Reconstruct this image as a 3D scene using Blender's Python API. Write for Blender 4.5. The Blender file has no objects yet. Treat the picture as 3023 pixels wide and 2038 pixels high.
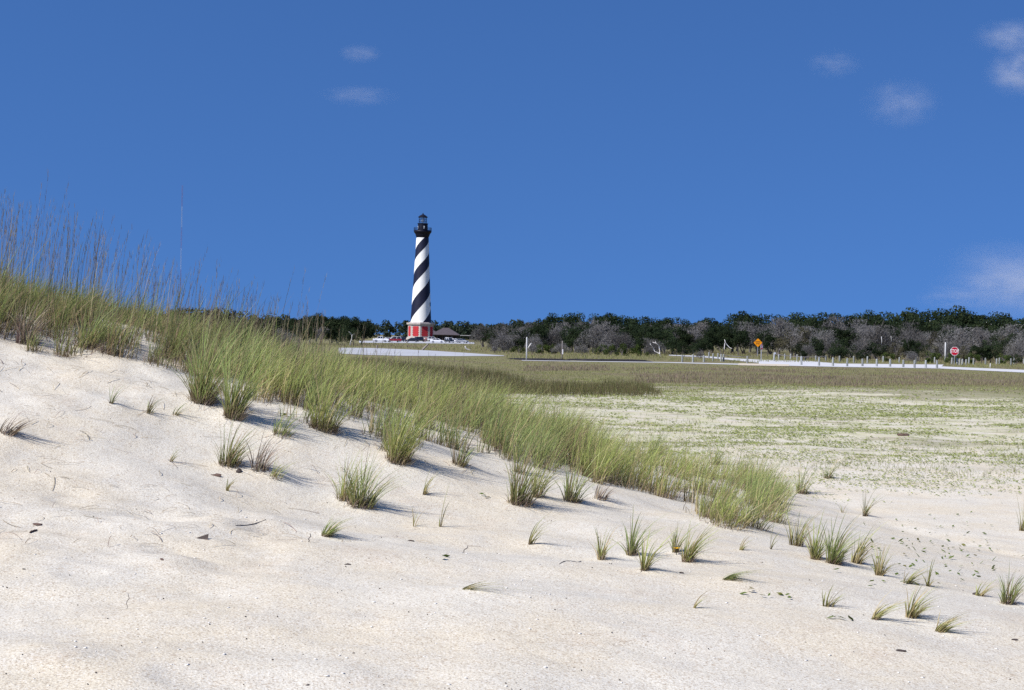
import bpy, bmesh, math, random
import numpy as np
from mathutils import Vector, Matrix, Quaternion

rng = np.random.default_rng(7)
random.seed(7)
scene = bpy.context.scene
COL = scene.collection
PI = math.pi

# ------------------------------------------------------------------ camera
F_PX, W_PX, H_PX = 4153.0, 3023.0, 2038.0
CAM_H, ROLL = 2.4, 0.021
PITCH = math.atan(23.3 / F_PX)
CF = Vector((0, math.cos(PITCH), -math.sin(PITCH)))
R0 = Vector((1, 0, 0)); U0 = Vector((0, math.sin(PITCH), math.cos(PITCH)))
CR = math.cos(ROLL) * R0 + math.sin(ROLL) * U0
CU = -math.sin(ROLL) * R0 + math.cos(ROLL) * U0
CAM = Vector((0, 0, CAM_H))


def ray(x, y):
    return CF + CR * ((x - W_PX / 2) / F_PX) - CU * ((y - H_PX / 2) / F_PX)


def ground(x, y, z=0.0):
    d = ray(x, y)
    return CAM + d * ((z - CAM_H) / d.z)


def at_depth(x, y, depth):
    d = ray(x, y)
    return CAM + d * (depth / d.y)


def horizon(x):
    return 990.0 + (x - 1240.0) * ROLL


def project(X, Y, Z):
    """numpy: world -> photo pixels"""
    dz = Z - CAM_H
    a = X * CF.x + Y * CF.y + dz * CF.z
    r = X * CR.x + Y * CR.y + dz * CR.z
    u = X * CU.x + Y * CU.y + dz * CU.z
    return W_PX / 2 + F_PX * r / a, H_PX / 2 - F_PX * u / a


# ------------------------------------------------------------------ noise and terrain
def vnoise(x, y, seed):
    x = np.asarray(x, float); y = np.asarray(y, float)
    xi = np.floor(x).astype(np.int64); yi = np.floor(y).astype(np.int64)
    fx = x - xi; fy = y - yi
    fx = fx * fx * fx * (fx * (fx * 6 - 15) + 10); fy = fy * fy * fy * (fy * (fy * 6 - 15) + 10)

    def h(a, b):
        n = (a * 374761393 + b * 668265263 + seed * 974634777) & 0x7fffffff
        n = ((n ^ (n >> 13)) * 1274126177) & 0x7fffffff
        n = (n ^ (n >> 16)) & 0xffff
        return n / 32767.5 - 1.0
    return (h(xi, yi) * (1 - fx) + h(xi + 1, yi) * fx) * (1 - fy) + (h(xi, yi + 1) * (1 - fx) + h(xi + 1, yi + 1) * fx) * fy


def ss(a, b, x):
    t = np.clip((x - a) / (b - a), 0, 1)
    return t * t * (3 - 2 * t)


CP = np.array([
    (-9, 0, .95), (-5, 0, .9), (0, 0, .75), (5, 0, .6), (-5, 4, .9), (-2.2, 6, .86), (0, 6.4, .79), (2.5, 7, .68), (5, 6, .5),
    (-6, 8, 1.1), (-2.9, 8, .98), (0, 8.6, .88), (3.3, 9.3, .655), (2.9, 10.3, .635),
    (-5.5, 11, 1.6), (-3.5, 10.4, 1.22), (-1.3, 12, .96), (.5, 12, .80), (1.9, 13.5, .64), (2.65, 11.5, .63),
    (-6.5, 13.5, 2.35), (-4.9, 13.6, 2.1), (-3.1, 13.8, 1.72), (-1.9, 13.5, 1.42), (-1, 13.4, 1.18), (0, 14.2, 1.0), (1.1, 15, .8),
    (-7, 17, 2.75), (-4.5, 17, 2.40), (-3, 17.5, 1.95), (-1.5, 17.5, 1.5), (0, 18, 1.12), (1, 18, .85), (2, 17, .58), (2.9, 14.6, .46),
    (3.8, 12, .42), (4.7, 10, .45), (-8, 22, 2.4), (-5, 22, 2.0), (-3, 22, 1.72), (-1, 23, 1.15), (.5, 22.5, .80), (2.3, 21.5, .45), (4, 18, .17),
    (6, 14, .1), (-8, 27, 1.0), (-3, 27, .5), (0, 27, .15), (4.3, 22, .08), (7, 10, .25), (7, 5, .35), (7, 0, .4), (-10, 17, 2.9), (-10, 9, 1.6), (-10, 4, 1.1)], float)


def _tps(r2):
    return np.where(r2 > 1e-12, 0.5 * r2 * np.log(np.maximum(r2, 1e-12)), 0.0)


_n = len(CP)
_A = np.zeros((_n + 3, _n + 3))
_d2 = (CP[:, None, 0] - CP[None, :, 0]) ** 2 + (CP[:, None, 1] - CP[None, :, 1]) ** 2
_A[:_n, :_n] = _tps(_d2) + np.eye(_n) * 0.05
_A[:_n, _n] = 1; _A[:_n, _n + 1:] = CP[:, :2]
_A[_n, :_n] = 1; _A[_n + 1:, :_n] = CP[:, :2].T
_WT = np.linalg.solve(_A, np.concatenate([CP[:, 2], [0, 0, 0]]))


MOUNDS = np.zeros((0, 4))


def height(X, Y, fine=True):
    X = np.asarray(X, float); Y = np.asarray(Y, float)
    shp = np.broadcast(X, Y).shape
    X = np.broadcast_to(X, shp).ravel(); Y = np.broadcast_to(Y, shp).ravel()
    Z = np.zeros(X.shape)
    near = (X > -45) & (X < 11) & (Y > -45) & (Y < 34)
    idx = np.nonzero(near)[0]
    for s in range(0, len(idx), 20000):
        k = idx[s:s + 20000]
        cx = np.clip(X[k], -10, 8); cy = np.clip(Y[k], 0, 28)
        z = _WT[_n] + _WT[_n + 1] * cx + _WT[_n + 2] * cy
        z = z + _tps((cx[:, None] - CP[None, :, 0]) ** 2 + (cy[:, None] - CP[None, :, 1]) ** 2) @ _WT[:_n]
        z *= (1 - ss(6.0, 10.5, X[k])) * (1 - ss(26, 34, Y[k])) * ss(-44, -14, X[k]) * ss(-44, -6, Y[k])
        Z[k] = np.maximum(z, 0)
        if len(MOUNDS):
            g = (X[k][:, None] - MOUNDS[None, :, 0] - .06) ** 2 + (Y[k][:, None] - MOUNDS[None, :, 1]) ** 2
            Z[k] += (MOUNDS[None, :, 2] * np.exp(-g / MOUNDS[None, :, 3] ** 2)).sum(1)
    # low swells on the flat, dying out before the road
    Z += (vnoise(X / 9, Y / 9, 3) * .10 + vnoise(X / 3.1, Y / 3.1, 4) * .03) * ss(20, 30, Y) * (1 - ss(80, 110, Y))
    if fine:
        am = (1 - ss(40, 70, Y)) * (1 - ss(12, 40, np.abs(X)))
        lump = ss(-.5, .6, vnoise(X / 2.4, Y / 2.4, 9))
        sl = 1 - .55 * ss(-1, 4, X)
        Z += am * (vnoise(X / .95, Y / .8, 11) * .040 + vnoise(X / .42, Y / .36, 12) * .028 * (.35 + lump)
                   + vnoise(X / .19, Y / .17, 13) * .0060 * (.2 + lump) + vnoise(X / .085, Y / .08, 14) * .0020) * sl - am * sl * .014 * ss(.2, .9, vnoise(X / .36, Y / .33, 15)) * lump
    return Z.reshape(shp)


def zat(x, y):
    return float(height(np.array([x]), np.array([y]))[0])


def hit(x, y):
    """photo pixel -> first point on the terrain"""
    d = ray(x, y)
    t = np.concatenate([np.arange(4, 34, .02), np.geomspace(34, 3000, 4000)])
    P = np.array(CAM)[None] + t[:, None] * np.array(d)[None]
    below = P[:, 2] <= height(P[:, 0], P[:, 1])
    i = int(np.argmax(below)) if below.any() else len(t) - 1
    return Vector(P[i])


KD = 3023 / 2326.0


def hitd(x, y):
    return hit(x * KD, y * KD)


# ------------------------------------------------------------------ the single tufts (each gathers a low mound of sand)
TUFTS = [
    # x, y (base, 2326-wide pixels), top y, half width px at base, blades, style, lean, label
    (460, 912, 742, 34, 240, 'g', .25, 'tallest dark based green grass tuft at the front of the dune bank'),
    (530, 948, 770, 26, 200, 'g', .28, 'tall green tuft just right of the tallest one on the bank front'),
    (520, 1058, 962, 30, 100, 'g', .35, 'green tuft on the left sand with a dark pebble at its foot'),
    (590, 1070, 985, 26, 60, 'd', .45, 'brown dry tuft fanning right beside the dark pebble'),
    (735, 975, 850, 40, 170, 'g', .3, 'broad green tuft on the bank front with bare sand before it'),
    (905, 1048, 905, 34, 190, 'g', .35, 'big green tuft casting a dark shadow right, below the lighthouse'),
    (820, 1150, 1040, 36, 150, 'g', .25, 'bushy green tuft with brown base standing alone on mid sand'),
    (783, 1135, 1035, 22, 70, 'g', .15, 'upright narrow tuft joined to the left of the bushy brown based tuft'),
    (740, 1218, 1152, 14, 70, 'g', .75, 'short tuft blown right with a brown tail of dead leaves on sand'),
    (965, 1124, 1066, 8, 24, 's', .5, 'small straw yellow tuft on sand, right of the bushy brown based tuft'),
    (941, 1197, 1138, 4, 9, 's', .3, 'thin few bladed reddish sprig on the mid sand'),
    (1001, 1198, 1120, 4, 10, 's', .25, 'thin upright green sprig with crossing blades on the mid sand'),
    (1180, 1146, 1015, 32, 150, 'g', .3, 'large tuft over a grey brown mound of dead leaves at centre'),
    (1220, 1130, 1012, 18, 60, 'g', .35, 'green blades rising behind the grey brown mounded tuft'),
    (1298, 1140, 1035, 24, 90, 'g', .25, 'reddish based tuft standing right of the grey brown mounded tuft'),
    (1362, 1134, 1085, 18, 50, 'd', .5, 'low brown tuft hugging the sand beside the reddish based tuft'),
    (1045, 1058, 985, 24, 70, 'g', .35, 'medium tuft at the bank edge over a dark lip of sand'),
    (1205, 1238, 1165, 8, 18, 's', .65, 'sparse pale blades bent right on open centre sand'),
    (1365, 1273, 1190, 9, 40, 'g', .15, 'slim upright tuft, first of the line of tufts on lower sand'),
    (1434, 1262, 1165, 12, 60, 'g', .2, 'tallest slim tuft in the line of tufts on lower sand'),
    (1464, 1296, 1192, 9, 45, 'g', .3, 'nearest tuft of the line of tufts, leaning right on lower sand'),
    (1533, 1256, 1180, 8, 35, 'g', .2, 'slim tuft with a yellow flower at its foot'),
    (1560, 1276, 1185, 14, 80, 'g', .45, 'leafy tuft with a purple shadow right of the yellow flower'),
    (1648, 1318, 1292, 14, 60, 'g', 1.7, 'windblown tuft lying almost flat to the right on the sand'),
    (1655, 1196, 1110, 56, 85, 'g', .35, 'broad dense tuft closing the right end of the bank'),
    (1712, 1198, 1112, 40, 75, 'g', .5, 'dense arching tuft at the far right tip of the bank'),
    (1682, 1250, 1213, 5, 14, 's', .6, 'small sprig on sand under the right tip of the bank'),
    (1750, 1248, 1160, 3, 7, 's', .3, 'single dark stem sprig right of the bank tip'),
    (1808, 1240, 1155, 20, 70, 's', .15, 'wispy upright tuft right of the bank tip'),
    (1852, 1272, 1190, 12, 60, 'g', .2, 'slim tuft left in the clump on the right sand lip'),
    (1892, 1280, 1180, 20, 110, 'g', .35, 'fullest green tuft of the clump on the right sand lip'),
    (1945, 1280, 1200, 16, 60, 's', .45, 'pale tuft right in the clump on the right sand lip'),
    (1997, 1308, 1238, 12, 55, 's', .2, 'upright tuft by itself after the clump on the sand lip'),
    (2060, 1326, 1282, 12, 40, 's', .9, 'low tuft bent hard to the right near round leaves'),
    (2108, 1332, 1270, 5, 22, 's', .3, 'small reddish footed sprig behind the bent low tuft'),
    (1880, 1378, 1325, 14, 30, 's', .5, 'faint thin tuft on the lower right sand'),
    (1985, 1408, 1345, 12, 36, 's', 1.0, 'yellowing tuft swept right, left of the nearest pair'),
    (2070, 1404, 1330, 16, 70, 's', .6, 'yellow green tuft between two swept tufts on near right sand'),
    (2135, 1436, 1388, 16, 60, 's', 1.0, 'nearest yellow tuft swept right over the sand'),
    (2225, 1354, 1300, 14, 30, 's', .7, 'thin tuft with a dark pebble at its foot near right edge'),
    (2290, 1372, 1300, 18, 70, 'g', .3, 'green tuft cut by the right edge of the view'),
    (2322, 1206, 1140, 10, 45, 's', .25, 'straw tuft alone on flat sand at the right edge'),
    (1965, 1173, 1115, 6, 36, 'g', .25, 'small upright tuft alone on the open right sand'),
    (1914, 1165, 1115, 3, 9, 's', .2, 'thread thin pale sprig left of the lone upright tuft'),
    (1820, 1122, 1048, 16, 80, 'g', .3, 'dark brown footed tuft where the creeping plants begin'),
    (1880, 1087, 1040, 12, 60, 'g', .3, 'smaller tuft just behind the dark brown footed tuft'),
    (1625, 1056, 995, 14, 60, 'g', .25, 'dark tuft standing alone behind the bank on the flat'),
    (1490, 1032, 968, 24, 110, 'g', .2, 'dark green tuft rising at the back of the bank'),
    (1440, 1035, 980, 20, 70, 'g', .2, 'smaller dark tuft beside the one at the back of the bank'),
    (515, 1116, 1075, 4, 14, 's', .3, 'small pale sprig on sand left of centre beside a bark curl'),
    (252, 917, 862, 5, 14, 'g', .3, 'pale forked sprig on the upper left sand'),
    (338, 940, 900, 10, 22, 'g', .5, 'broad leaved sprig at upper left beyond the forked sprig'),
    (398, 945, 912, 8, 16, 'g', .9, 'bent sprig low on the sand before the tallest tuft'),
    (388, 1050, 990, 4, 9, 's', .7, 'sprig of curved thin blades on the left sand'),
    (640, 990, 930, 26, 60, 'g', .5, 'loose green sprigs on sand between two bank tufts'),
    (625, 1085, 1030, 20, 30, 'g', .7, 'broad leaved green sprig right of the brown dry tuft'),
    (18, 985, 940, 26, 60, 'd', 1.0, 'flattened brown tuft at the left edge of the sand'),
    (1055, 1340, 1326, 18, 26, 's', 2.6, 'yellow green blades lying flat on the lower centre sand'),
    (1577, 1382, 1322, 5, 10, 's', .7, 'faint single sprig on the lower centre right sand'),
    (200, 790, 700, 30, 110, 'g', .3, 'green tuft at the top left edge of the bank over bare sand'),
    (60, 782, 690, 34, 120, 'd', .3, 'brown stemmed tuft at the far left of the bank'),
]

_m = []
for _a in TUFTS:
    _p = hitd(_a[0], _a[1]); _s = KD / F_PX * _p.y; _r = max(_a[3] * _s * 1.5, .10)
    _m.append((_p.x, _p.y, min(.05, .22 * _r) * (.5 if _a[5] == 's' else 1.0), _r * 1.3))
MOUNDS = np.array(_m)


# ------------------------------------------------------------------ object helpers
def tag(o, label=None, cat=None, group=None, kind=None):
    if label: o['label'] = label
    if cat: o['category'] = cat
    if group: o['group'] = group
    if kind: o['kind'] = kind
    return o


def empty(name, loc=(0, 0, 0), rz=0.0):
    o = bpy.data.objects.new(name, None); COL.objects.link(o)
    o.empty_display_size = .2
    o.location = loc; o.rotation_euler = (0, 0, rz)
    return o


def link(name, me, material=None, parent=None):
    o = bpy.data.objects.new(name, me); COL.objects.link(o)
    if material is not None:
        for m in (material if isinstance(material, (list, tuple)) else [material]):
            me.materials.append(m)
    if parent is not None: o.parent = parent
    return o


def np_mesh(name, V, Fc, smooth=False, attrs=None):
    """verts (N,3), faces (M,k) with constant k"""
    me = bpy.data.meshes.new(name)
    V = np.ascontiguousarray(V, np.float32); Fc = np.ascontiguousarray(Fc, np.int32)
    k = Fc.shape[1]
    me.vertices.add(len(V)); me.vertices.foreach_set('co', V.ravel())
    me.loops.add(Fc.size); me.loops.foreach_set('vertex_index', Fc.ravel())
    me.polygons.add(len(Fc))
    me.polygons.foreach_set('loop_start', np.arange(0, Fc.size, k, dtype=np.int32))
    if smooth: me.polygons.foreach_set('use_smooth', np.ones(len(Fc), bool))
    for nm, arr in (attrs or {}).items():
        a = me.attributes.new(nm, 'FLOAT', 'POINT'); a.data.foreach_set('value', np.ascontiguousarray(arr, np.float32))
    me.update(calc_edges=True)
    return me


class MB:
    """collects simple solids into one mesh"""
    def __init__(self):
        self.v = []; self.f = []; self.m = []

    def add(self, vs, fs, mi=0):
        b = len(self.v)
        self.v += [tuple(p) for p in vs]
        self.f += [tuple(i + b for i in f) for f in fs]
        self.m += [mi] * len(fs)
        return self

    def box(self, c, s, rz=0.0, mi=0, taper=1.0):
        x, y, z = (q / 2 for q in s)
        cs, sn = math.cos(rz), math.sin(rz)
        vs = []
        for dz, t in ((-z, 1.0), (z, taper)):
            for dx, dy in ((-x, -y), (x, -y), (x, y), (-x, y)):
                dx *= t; dy *= t
                vs.append((c[0] + dx * cs - dy * sn, c[1] + dx * sn + dy * cs, c[2] + dz))
        return self.add(vs, [(3, 2, 1, 0), (4, 5, 6, 7), (0, 1, 5, 4), (1, 2, 6, 5), (2, 3, 7, 6), (3, 0, 4, 7)], mi)

    def tube(self, pts, rad, n=8, mi=0, cap=True):
        pts = [Vector(p) for p in pts]
        if not isinstance(rad, (list, tuple)): rad = [rad] * len(pts)
        vs = []; fs = []
        for i, p in enumerate(pts):
            a = pts[min(i + 1, len(pts) - 1)] - pts[max(i - 1, 0)]
            a.normalize()
            u = a.cross(Vector((0, 1, 0)) if abs(a.y) < .9 else Vector((1, 0, 0))).normalized(); w = a.cross(u)
            for j in range(n):
                t = 2 * PI * j / n
                vs.append(p + (u * math.cos(t) + w * math.sin(t)) * rad[i])
        for i in range(len(pts) - 1):
            for j in range(n):
                fs.append((i * n + j, i * n + (j + 1) % n, (i + 1) * n + (j + 1) % n, (i + 1) * n + j))
        if cap:
            fs.append(tuple(range(n))[::-1]); fs.append(tuple(range((len(pts) - 1) * n, len(pts) * n)))
        return self.add(vs, fs, mi)

    def lathe(self, prof, n=32, c=(0, 0, 0), mi=0, phase=0.0, cap=True):
        vs = []; fs = []
        for r, z in prof:
            for j in range(n):
                t = 2 * PI * j / n + phase
                vs.append((c[0] + r * math.sin(t), c[1] - r * math.cos(t), c[2] + z))
        for i in range(len(prof) - 1):
            for j in range(n):
                fs.append((i * n + j, i * n + (j + 1) % n, (i + 1) * n + (j + 1) % n, (i + 1) * n + j))
        if cap:
            fs.append(tuple(range(n))[::-1]); fs.append(tuple(range((len(prof) - 1) * n, len(prof) * n)))
        return self.add(vs, fs, mi)

    def prism(self, poly, y0, y1, mi=0):
        """polygon in xz, extruded along y"""
        n = len(poly)
        vs = [(x, y0, z) for x, z in poly] + [(x, y1, z) for x, z in poly]
        fs = [tuple(range(n)), tuple(range(2 * n - 1, n - 1, -1))] + [(i, i + n, (i + 1) % n + n, (i + 1) % n) for i in range(n)]
        return self.add(vs, fs, mi)

    def build(self, name, material=None, parent=None, smooth=False, bevel=0.0):
        me = bpy.data.meshes.new(name)
        me.from_pydata(self.v, [], self.f)
        me.polygons.foreach_set('material_index', np.array(self.m, np.int32))
        bm = bmesh.new(); bm.from_mesh(me)
        bmesh.ops.recalc_face_normals(bm, faces=bm.faces)
        bm.to_mesh(me); bm.free()
        if smooth:
            me.polygons.foreach_set('use_smooth', np.ones(len(me.polygons), bool))
        o = link(name, me, material, parent)
        if bevel:
            b = o.modifiers.new('Bevel', 'BEVEL'); b.width = bevel; b.segments = 2; b.limit_method = 'ANGLE'
        return o


# ------------------------------------------------------------------ materials
class NT:
    def __init__(self, name):
        self.m = bpy.data.materials.new(name); self.m.use_nodes = True
        self.t = self.m.node_tree; self.t.nodes.clear()
        self.out = self.n('ShaderNodeOutputMaterial')

    def n(self, ty, **kw):
        nd = self.t.nodes.new(ty)
        for k, v in kw.items(): setattr(nd, k, v)
        return nd

    def l(self, a, b): self.t.links.new(a, b)

    def mix(self, fac, a, b, blend='MIX'):
        nd = self.n('ShaderNodeMix', data_type='RGBA', blend_type=blend)
        for s, v in ((nd.inputs[0], fac), (nd.inputs[6], a), (nd.inputs[7], b)):
            if hasattr(v, 'is_output'): self.l(v, s)
            elif isinstance(v, (int, float)): s.default_value = v
            else: s.default_value = (*v, 1)
        return nd.outputs[2]

    def math(self, op, a, b=0.0, c=None, clamp=False):
        nd = self.n('ShaderNodeMath', operation=op, use_clamp=clamp)
        for i, v in enumerate((a, b) if c is None else (a, b, c)):
            if hasattr(v, 'is_output'): self.l(v, nd.inputs[i])
            else: nd.inputs[i].default_value = v
        return nd.outputs[0]

    def rng(self, v, a, b, c=0.0, d=1.0, smooth=True):
        nd = self.n('ShaderNodeMapRange', interpolation_type='SMOOTHSTEP' if smooth else 'LINEAR')
        self.l(v, nd.inputs[0])
        for i, q in enumerate((a, b, c, d)): nd.inputs[i + 1].default_value = q
        return nd.outputs[0]

    def pos(self): return self.n('ShaderNodeNewGeometry').outputs['Position']

    def noise(self, vec, scale, detail=3, rough=.55):
        nd = self.n('ShaderNodeTexNoise'); nd.inputs['Scale'].default_value = scale
        nd.inputs['Detail'].default_value = detail; nd.inputs['Roughness'].default_value = rough
        if vec is not None: self.l(vec, nd.inputs['Vector'])
        return nd.outputs['Fac']

    def attr(self, name): return self.n('ShaderNodeAttribute', attribute_name=name).outputs['Fac']

    def bsdf(self, col, rough=.8, metal=0.0, normal=None, spec=.3):
        b = self.n('ShaderNodeBsdfPrincipled')
        b.inputs['Roughness'].default_value = rough; b.inputs['Metallic'].default_value = metal
        b.inputs['Specular IOR Level'].default_value = spec
        if hasattr(col, 'is_output'): self.l(col, b.inputs['Base Color'])
        else: b.inputs['Base Color'].default_value = (*col, 1)
        if normal is not None: self.l(normal, b.inputs['Normal'])
        return b

    def bump(self, h, strength=.3, dist=.02):
        nd = self.n('ShaderNodeBump'); nd.inputs['Strength'].default_value = strength; nd.inputs['Distance'].default_value = dist
        self.l(h, nd.inputs['Height']); return nd.outputs['Normal']

    def done(self, b):
        self.l(b.outputs[0], self.out.inputs['Surface']); return self.m


def plain(name, col, rough=.7, metal=0.0, var=.18, scale=3.0, spec=.3):
    t = NT(name)
    n = t.noise(t.n('ShaderNodeTexCoord').outputs['Object'], scale, 4)
    dark = tuple(c * (1 - var) for c in col); lite = tuple(min(1, c * (1 + var)) for c in col)
    c = t.mix(t.rng(n, .3, .7), dark, lite)
    return t.done(t.bsdf(c, rough, metal, spec=spec))


def blade_mat(name, root, low, mid, tip, straw, straw_lo=.72, transl=.3):
    """grass: dead sheath at the root, leaf colour along the blade; some blades are straw all along"""
    t = NT(name)
    a = t.attr('along'); r = t.attr('pick')
    c = t.mix(t.rng(a, .03, .28), root, low)
    c = t.mix(t.rng(a, .25, .6), c, mid)
    c = t.mix(t.rng(a, .72, 1.0), c, tip)
    c = t.mix(t.rng(r, straw_lo, straw_lo + .06), c, straw)
    h = t.math('FRACT', t.math('MULTIPLY', r, 37.7))
    c = t.mix(t.math('MULTIPLY', h, .55), c, t.mix(.5, c, (.30, .36, .10)))
    br = t.rng(t.math('FRACT', t.math('MULTIPLY', r, 91.3)), 0, 1, .65, 1.3, False)
    vm = t.n('ShaderNodeVectorMath', operation='SCALE'); t.l(c, vm.inputs[0]); t.l(br, vm.inputs['Scale'])
    c = vm.outputs[0]
    d = t.n('ShaderNodeBsdfDiffuse'); t.l(c, d.inputs[0])
    tr = t.n('ShaderNodeBsdfTranslucent'); t.l(c, tr.inputs[0])
    g = t.n('ShaderNodeBsdfGlossy'); g.inputs['Roughness'].default_value = .45; g.inputs[0].default_value = (.6, .65, .6, 1)
    m1 = t.n('ShaderNodeMixShader'); m1.inputs[0].default_value = transl
    t.l(d.outputs[0], m1.inputs[1]); t.l(tr.outputs[0], m1.inputs[2])
    m2 = t.n('ShaderNodeMixShader'); m2.inputs[0].default_value = .02
    t.l(m1.outputs[0], m2.inputs[1]); t.l(g.outputs[0], m2.inputs[2])
    return t.done(m2)


def leaf_mat(name, c0, c1, c2, transl=.2):
    t = NT(name)
    r = t.attr('pick')
    oi = t.n('ShaderNodeObjectInfo').outputs['Random']
    c = t.mix(t.rng(r, 0, .6), c0, c1)
    c = t.mix(t.rng(r, .7, 1.0), c, c2)
    vm = t.n('ShaderNodeVectorMath', operation='SCALE'); t.l(c, vm.inputs[0]); t.l(t.rng(oi, 0, 1, .65, 1.35, False), vm.inputs['Scale'])
    d = t.n('ShaderNodeBsdfDiffuse'); t.l(vm.outputs[0], d.inputs[0])
    tr = t.n('ShaderNodeBsdfTranslucent'); t.l(vm.outputs[0], tr.inputs[0])
    m = t.n('ShaderNodeMixShader'); m.inputs[0].default_value = transl
    t.l(d.outputs[0], m.inputs[1]); t.l(tr.outputs[0], m.inputs[2])
    return t.done(m)


def sand_mat():
    t = NT('beach_sand')
    p = t.pos()
    s = t.n('ShaderNodeSeparateXYZ'); t.l(p, s.inputs[0])
    white = (.655, .612, .520); warm = (.645, .578, .455); grey = (.585, .55, .48)
    c = t.mix(t.rng(t.noise(p, .9, 4), .38, .62), white, warm)
    c = t.mix(t.math('MULTIPLY', t.rng(t.noise(p, 2.6, 4), .45, .7), .6), c, grey)
    c = t.mix(t.math('MULTIPLY', t.rng(t.noise(p, 1.7, 6, .65), .54, .74), .6), c, (.57, .48, .37))
    # grains
    g = t.noise(p, 75, 2, .7)
    c = t.mix(t.math('MULTIPLY', t.rng(g, .52, .68), .75), c, (.33, .26, .19))
    c = t.mix(t.math('MULTIPLY', t.rng(g, .32, .46, 1, 0), .6), c, (.80, .77, .72))
    g2 = t.noise(p, 30, 2, .7)
    c = t.mix(t.math('MULTIPLY', t.rng(g2, .58, .70), .6), c, (.40, .31, .22))
    # flat behind the dune: cover of creeping plants and turf
    mp = t.n('ShaderNodeMapping'); t.l(p, mp.inputs[0]); mp.inputs['Scale'].default_value = (.55, 1.0, 1.0)
    veg = t.noise(mp.outputs[0], .42, 6, .68)
    band = t.rng(s.outputs[1], 21, 34)
    yy = t.math('ADD', s.outputs[1], t.math('MULTIPLY', t.math('SUBTRACT', t.noise(p, .05, 4), .5), 40))
    far = t.rng(yy, 58, 86)
    th = t.math('ADD', veg, t.math('MULTIPLY', far, .32))
    v = t.math('MULTIPLY', t.rng(th, .52, .60), t.math('MULTIPLY', band, t.rng(far, 0, 1, .45, 1, False)))
    olive = t.mix(t.rng(t.noise(p, .12, 4), .35, .65), (.18, .185, .07), (.17, .14, .085))
    olive = t.mix(t.math('MULTIPLY', t.rng(t.noise(p, .9, 4), .35, .65), .6), olive, (.24, .21, .12))
    c = t.mix(t.math('MULTIPLY', t.math('MULTIPLY', t.rng(t.noise(p, 1.1, 5, .7), .36, .62), t.rng(s.outputs[1], 24, 40)), .62), c, (.42, .43, .22))
    c = t.mix(v, c, olive)
    h = t.math('ADD', t.math('MULTIPLY', t.noise(p, 11, 5, .55), .22), t.math('MULTIPLY', t.noise(p, 80, 2), .13))
    fade = t.rng(s.outputs[1], 12, 40, 1, .15)
    nb = t.n('ShaderNodeBump'); nb.inputs['Distance'].default_value = .03; t.l(fade, nb.inputs['Strength']); t.l(h, nb.inputs['Height'])
    return t.done(t.bsdf(c, .95, normal=nb.outputs['Normal'], spec=.1))


def pave_mat(name, a, b, spot, scale=.5):
    t = NT(name); p = t.pos()
    c = t.mix(t.rng(t.noise(p, scale, 5), .35, .65), a, b)
    c = t.mix(t.math('MULTIPLY', t.rng(t.noise(p, scale * .35, 4, .7), .55, .7), .7), c, spot)
    return t.done(t.bsdf(c, .9, normal=t.bump(t.noise(p, 8, 3), .2), spec=.15))


def wood_mat(name, a, b, scale=6):
    t = NT(name)
    co = t.n('ShaderNodeTexCoord').outputs['Object']
    mp = t.n('ShaderNodeMapping'); t.l(co, mp.inputs[0]); mp.inputs['Scale'].default_value = (6, 6, .8)
    n = t.noise(mp.outputs[0], scale, 5, .65)
    oi = t.n('ShaderNodeObjectInfo').outputs['Random']
    c = t.mix(t.rng(n, .3, .7), a, b)
    vm = t.n('ShaderNodeVectorMath', operation='SCALE'); t.l(c, vm.inputs[0]); t.l(t.rng(oi, 0, 1, .75, 1.2, False), vm.inputs['Scale'])
    return t.done(t.bsdf(vm.outputs[0], .9, normal=t.bump(n, .4), spec=.1))


def brick_mat(name, a, b, mortar, scale):
    t = NT(name)
    co = t.n('ShaderNodeTexCoord').outputs['UV']
    k = t.n('ShaderNodeTexBrick'); t.l(t.n('ShaderNodeTexCoord').outputs['Object'], k.inputs['Vector'])
    k.inputs['Color1'].default_value = (*a, 1); k.inputs['Color2'].default_value = (*b, 1); k.inputs['Mortar'].default_value = (*mortar, 1)
    k.inputs['Scale'].default_value = scale
    return t.done(t.bsdf(k.outputs[0], .85))


M = {}
M['sand'] = sand_mat()
M['road'] = pave_mat('pale_concrete', (.62, .62, .64), (.54, .54, .55), (.46, .44, .41), .35)
M['lot'] = pave_mat('grey_concrete', (.47, .48, .51), (.41, .42, .45), (.36, .36, .38), .2)
M['asphalt'] = pave_mat('old_asphalt', (.018, .017, .022), (.028, .026, .03), (.06, .05, .045), .4)
M['tan_path'] = pave_mat('tan_sand_track', (.62, .55, .44), (.55, .48, .38), (.40, .33, .24), .6)
M['grass'] = blade_mat('dune_grass_blade', (.22, .14, .11), (.32, .32, .11), (.41, .47, .14), (.56, .56, .24), (.55, .43, .25), .72, .45)
M['grass_blue'] = blade_mat('dune_grass_blue_green', (.20, .135, .11), (.275, .305, .115), (.355, .435, .155), (.52, .53, .25), (.52, .41, .24), .76, .45)
M['grass_dark'] = blade_mat('dune_grass_old', (.15, .095, .08), (.19, .19, .08), (.225, .275, .09), (.36, .36, .17), (.38, .27, .17), .62, .4)
M['dead'] = blade_mat('dead_grass_blade', (.15, .095, .095), (.235, .155, .15), (.31, .215, .195), (.42, .33, .28), (.46, .37, .29), .7, .2)
M['stalk'] = blade_mat('seed_stalk', (.20, .20, .09), (.22, .19, .11), (.21, .155, .13), (.24, .17, .15), (.42, .34, .22), .74, .25)
M['sparse'] = blade_mat('pale_grass_blade', (.17, .10, .075), (.30, .27, .11), (.37, .39, .15), (.50, .46, .23), (.52, .41, .23), .62, .4)
M['cover'] = leaf_mat('creeping_leaf', (.215, .245, .09), (.31, .35, .125), (.45, .41, .20), .3)
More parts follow.
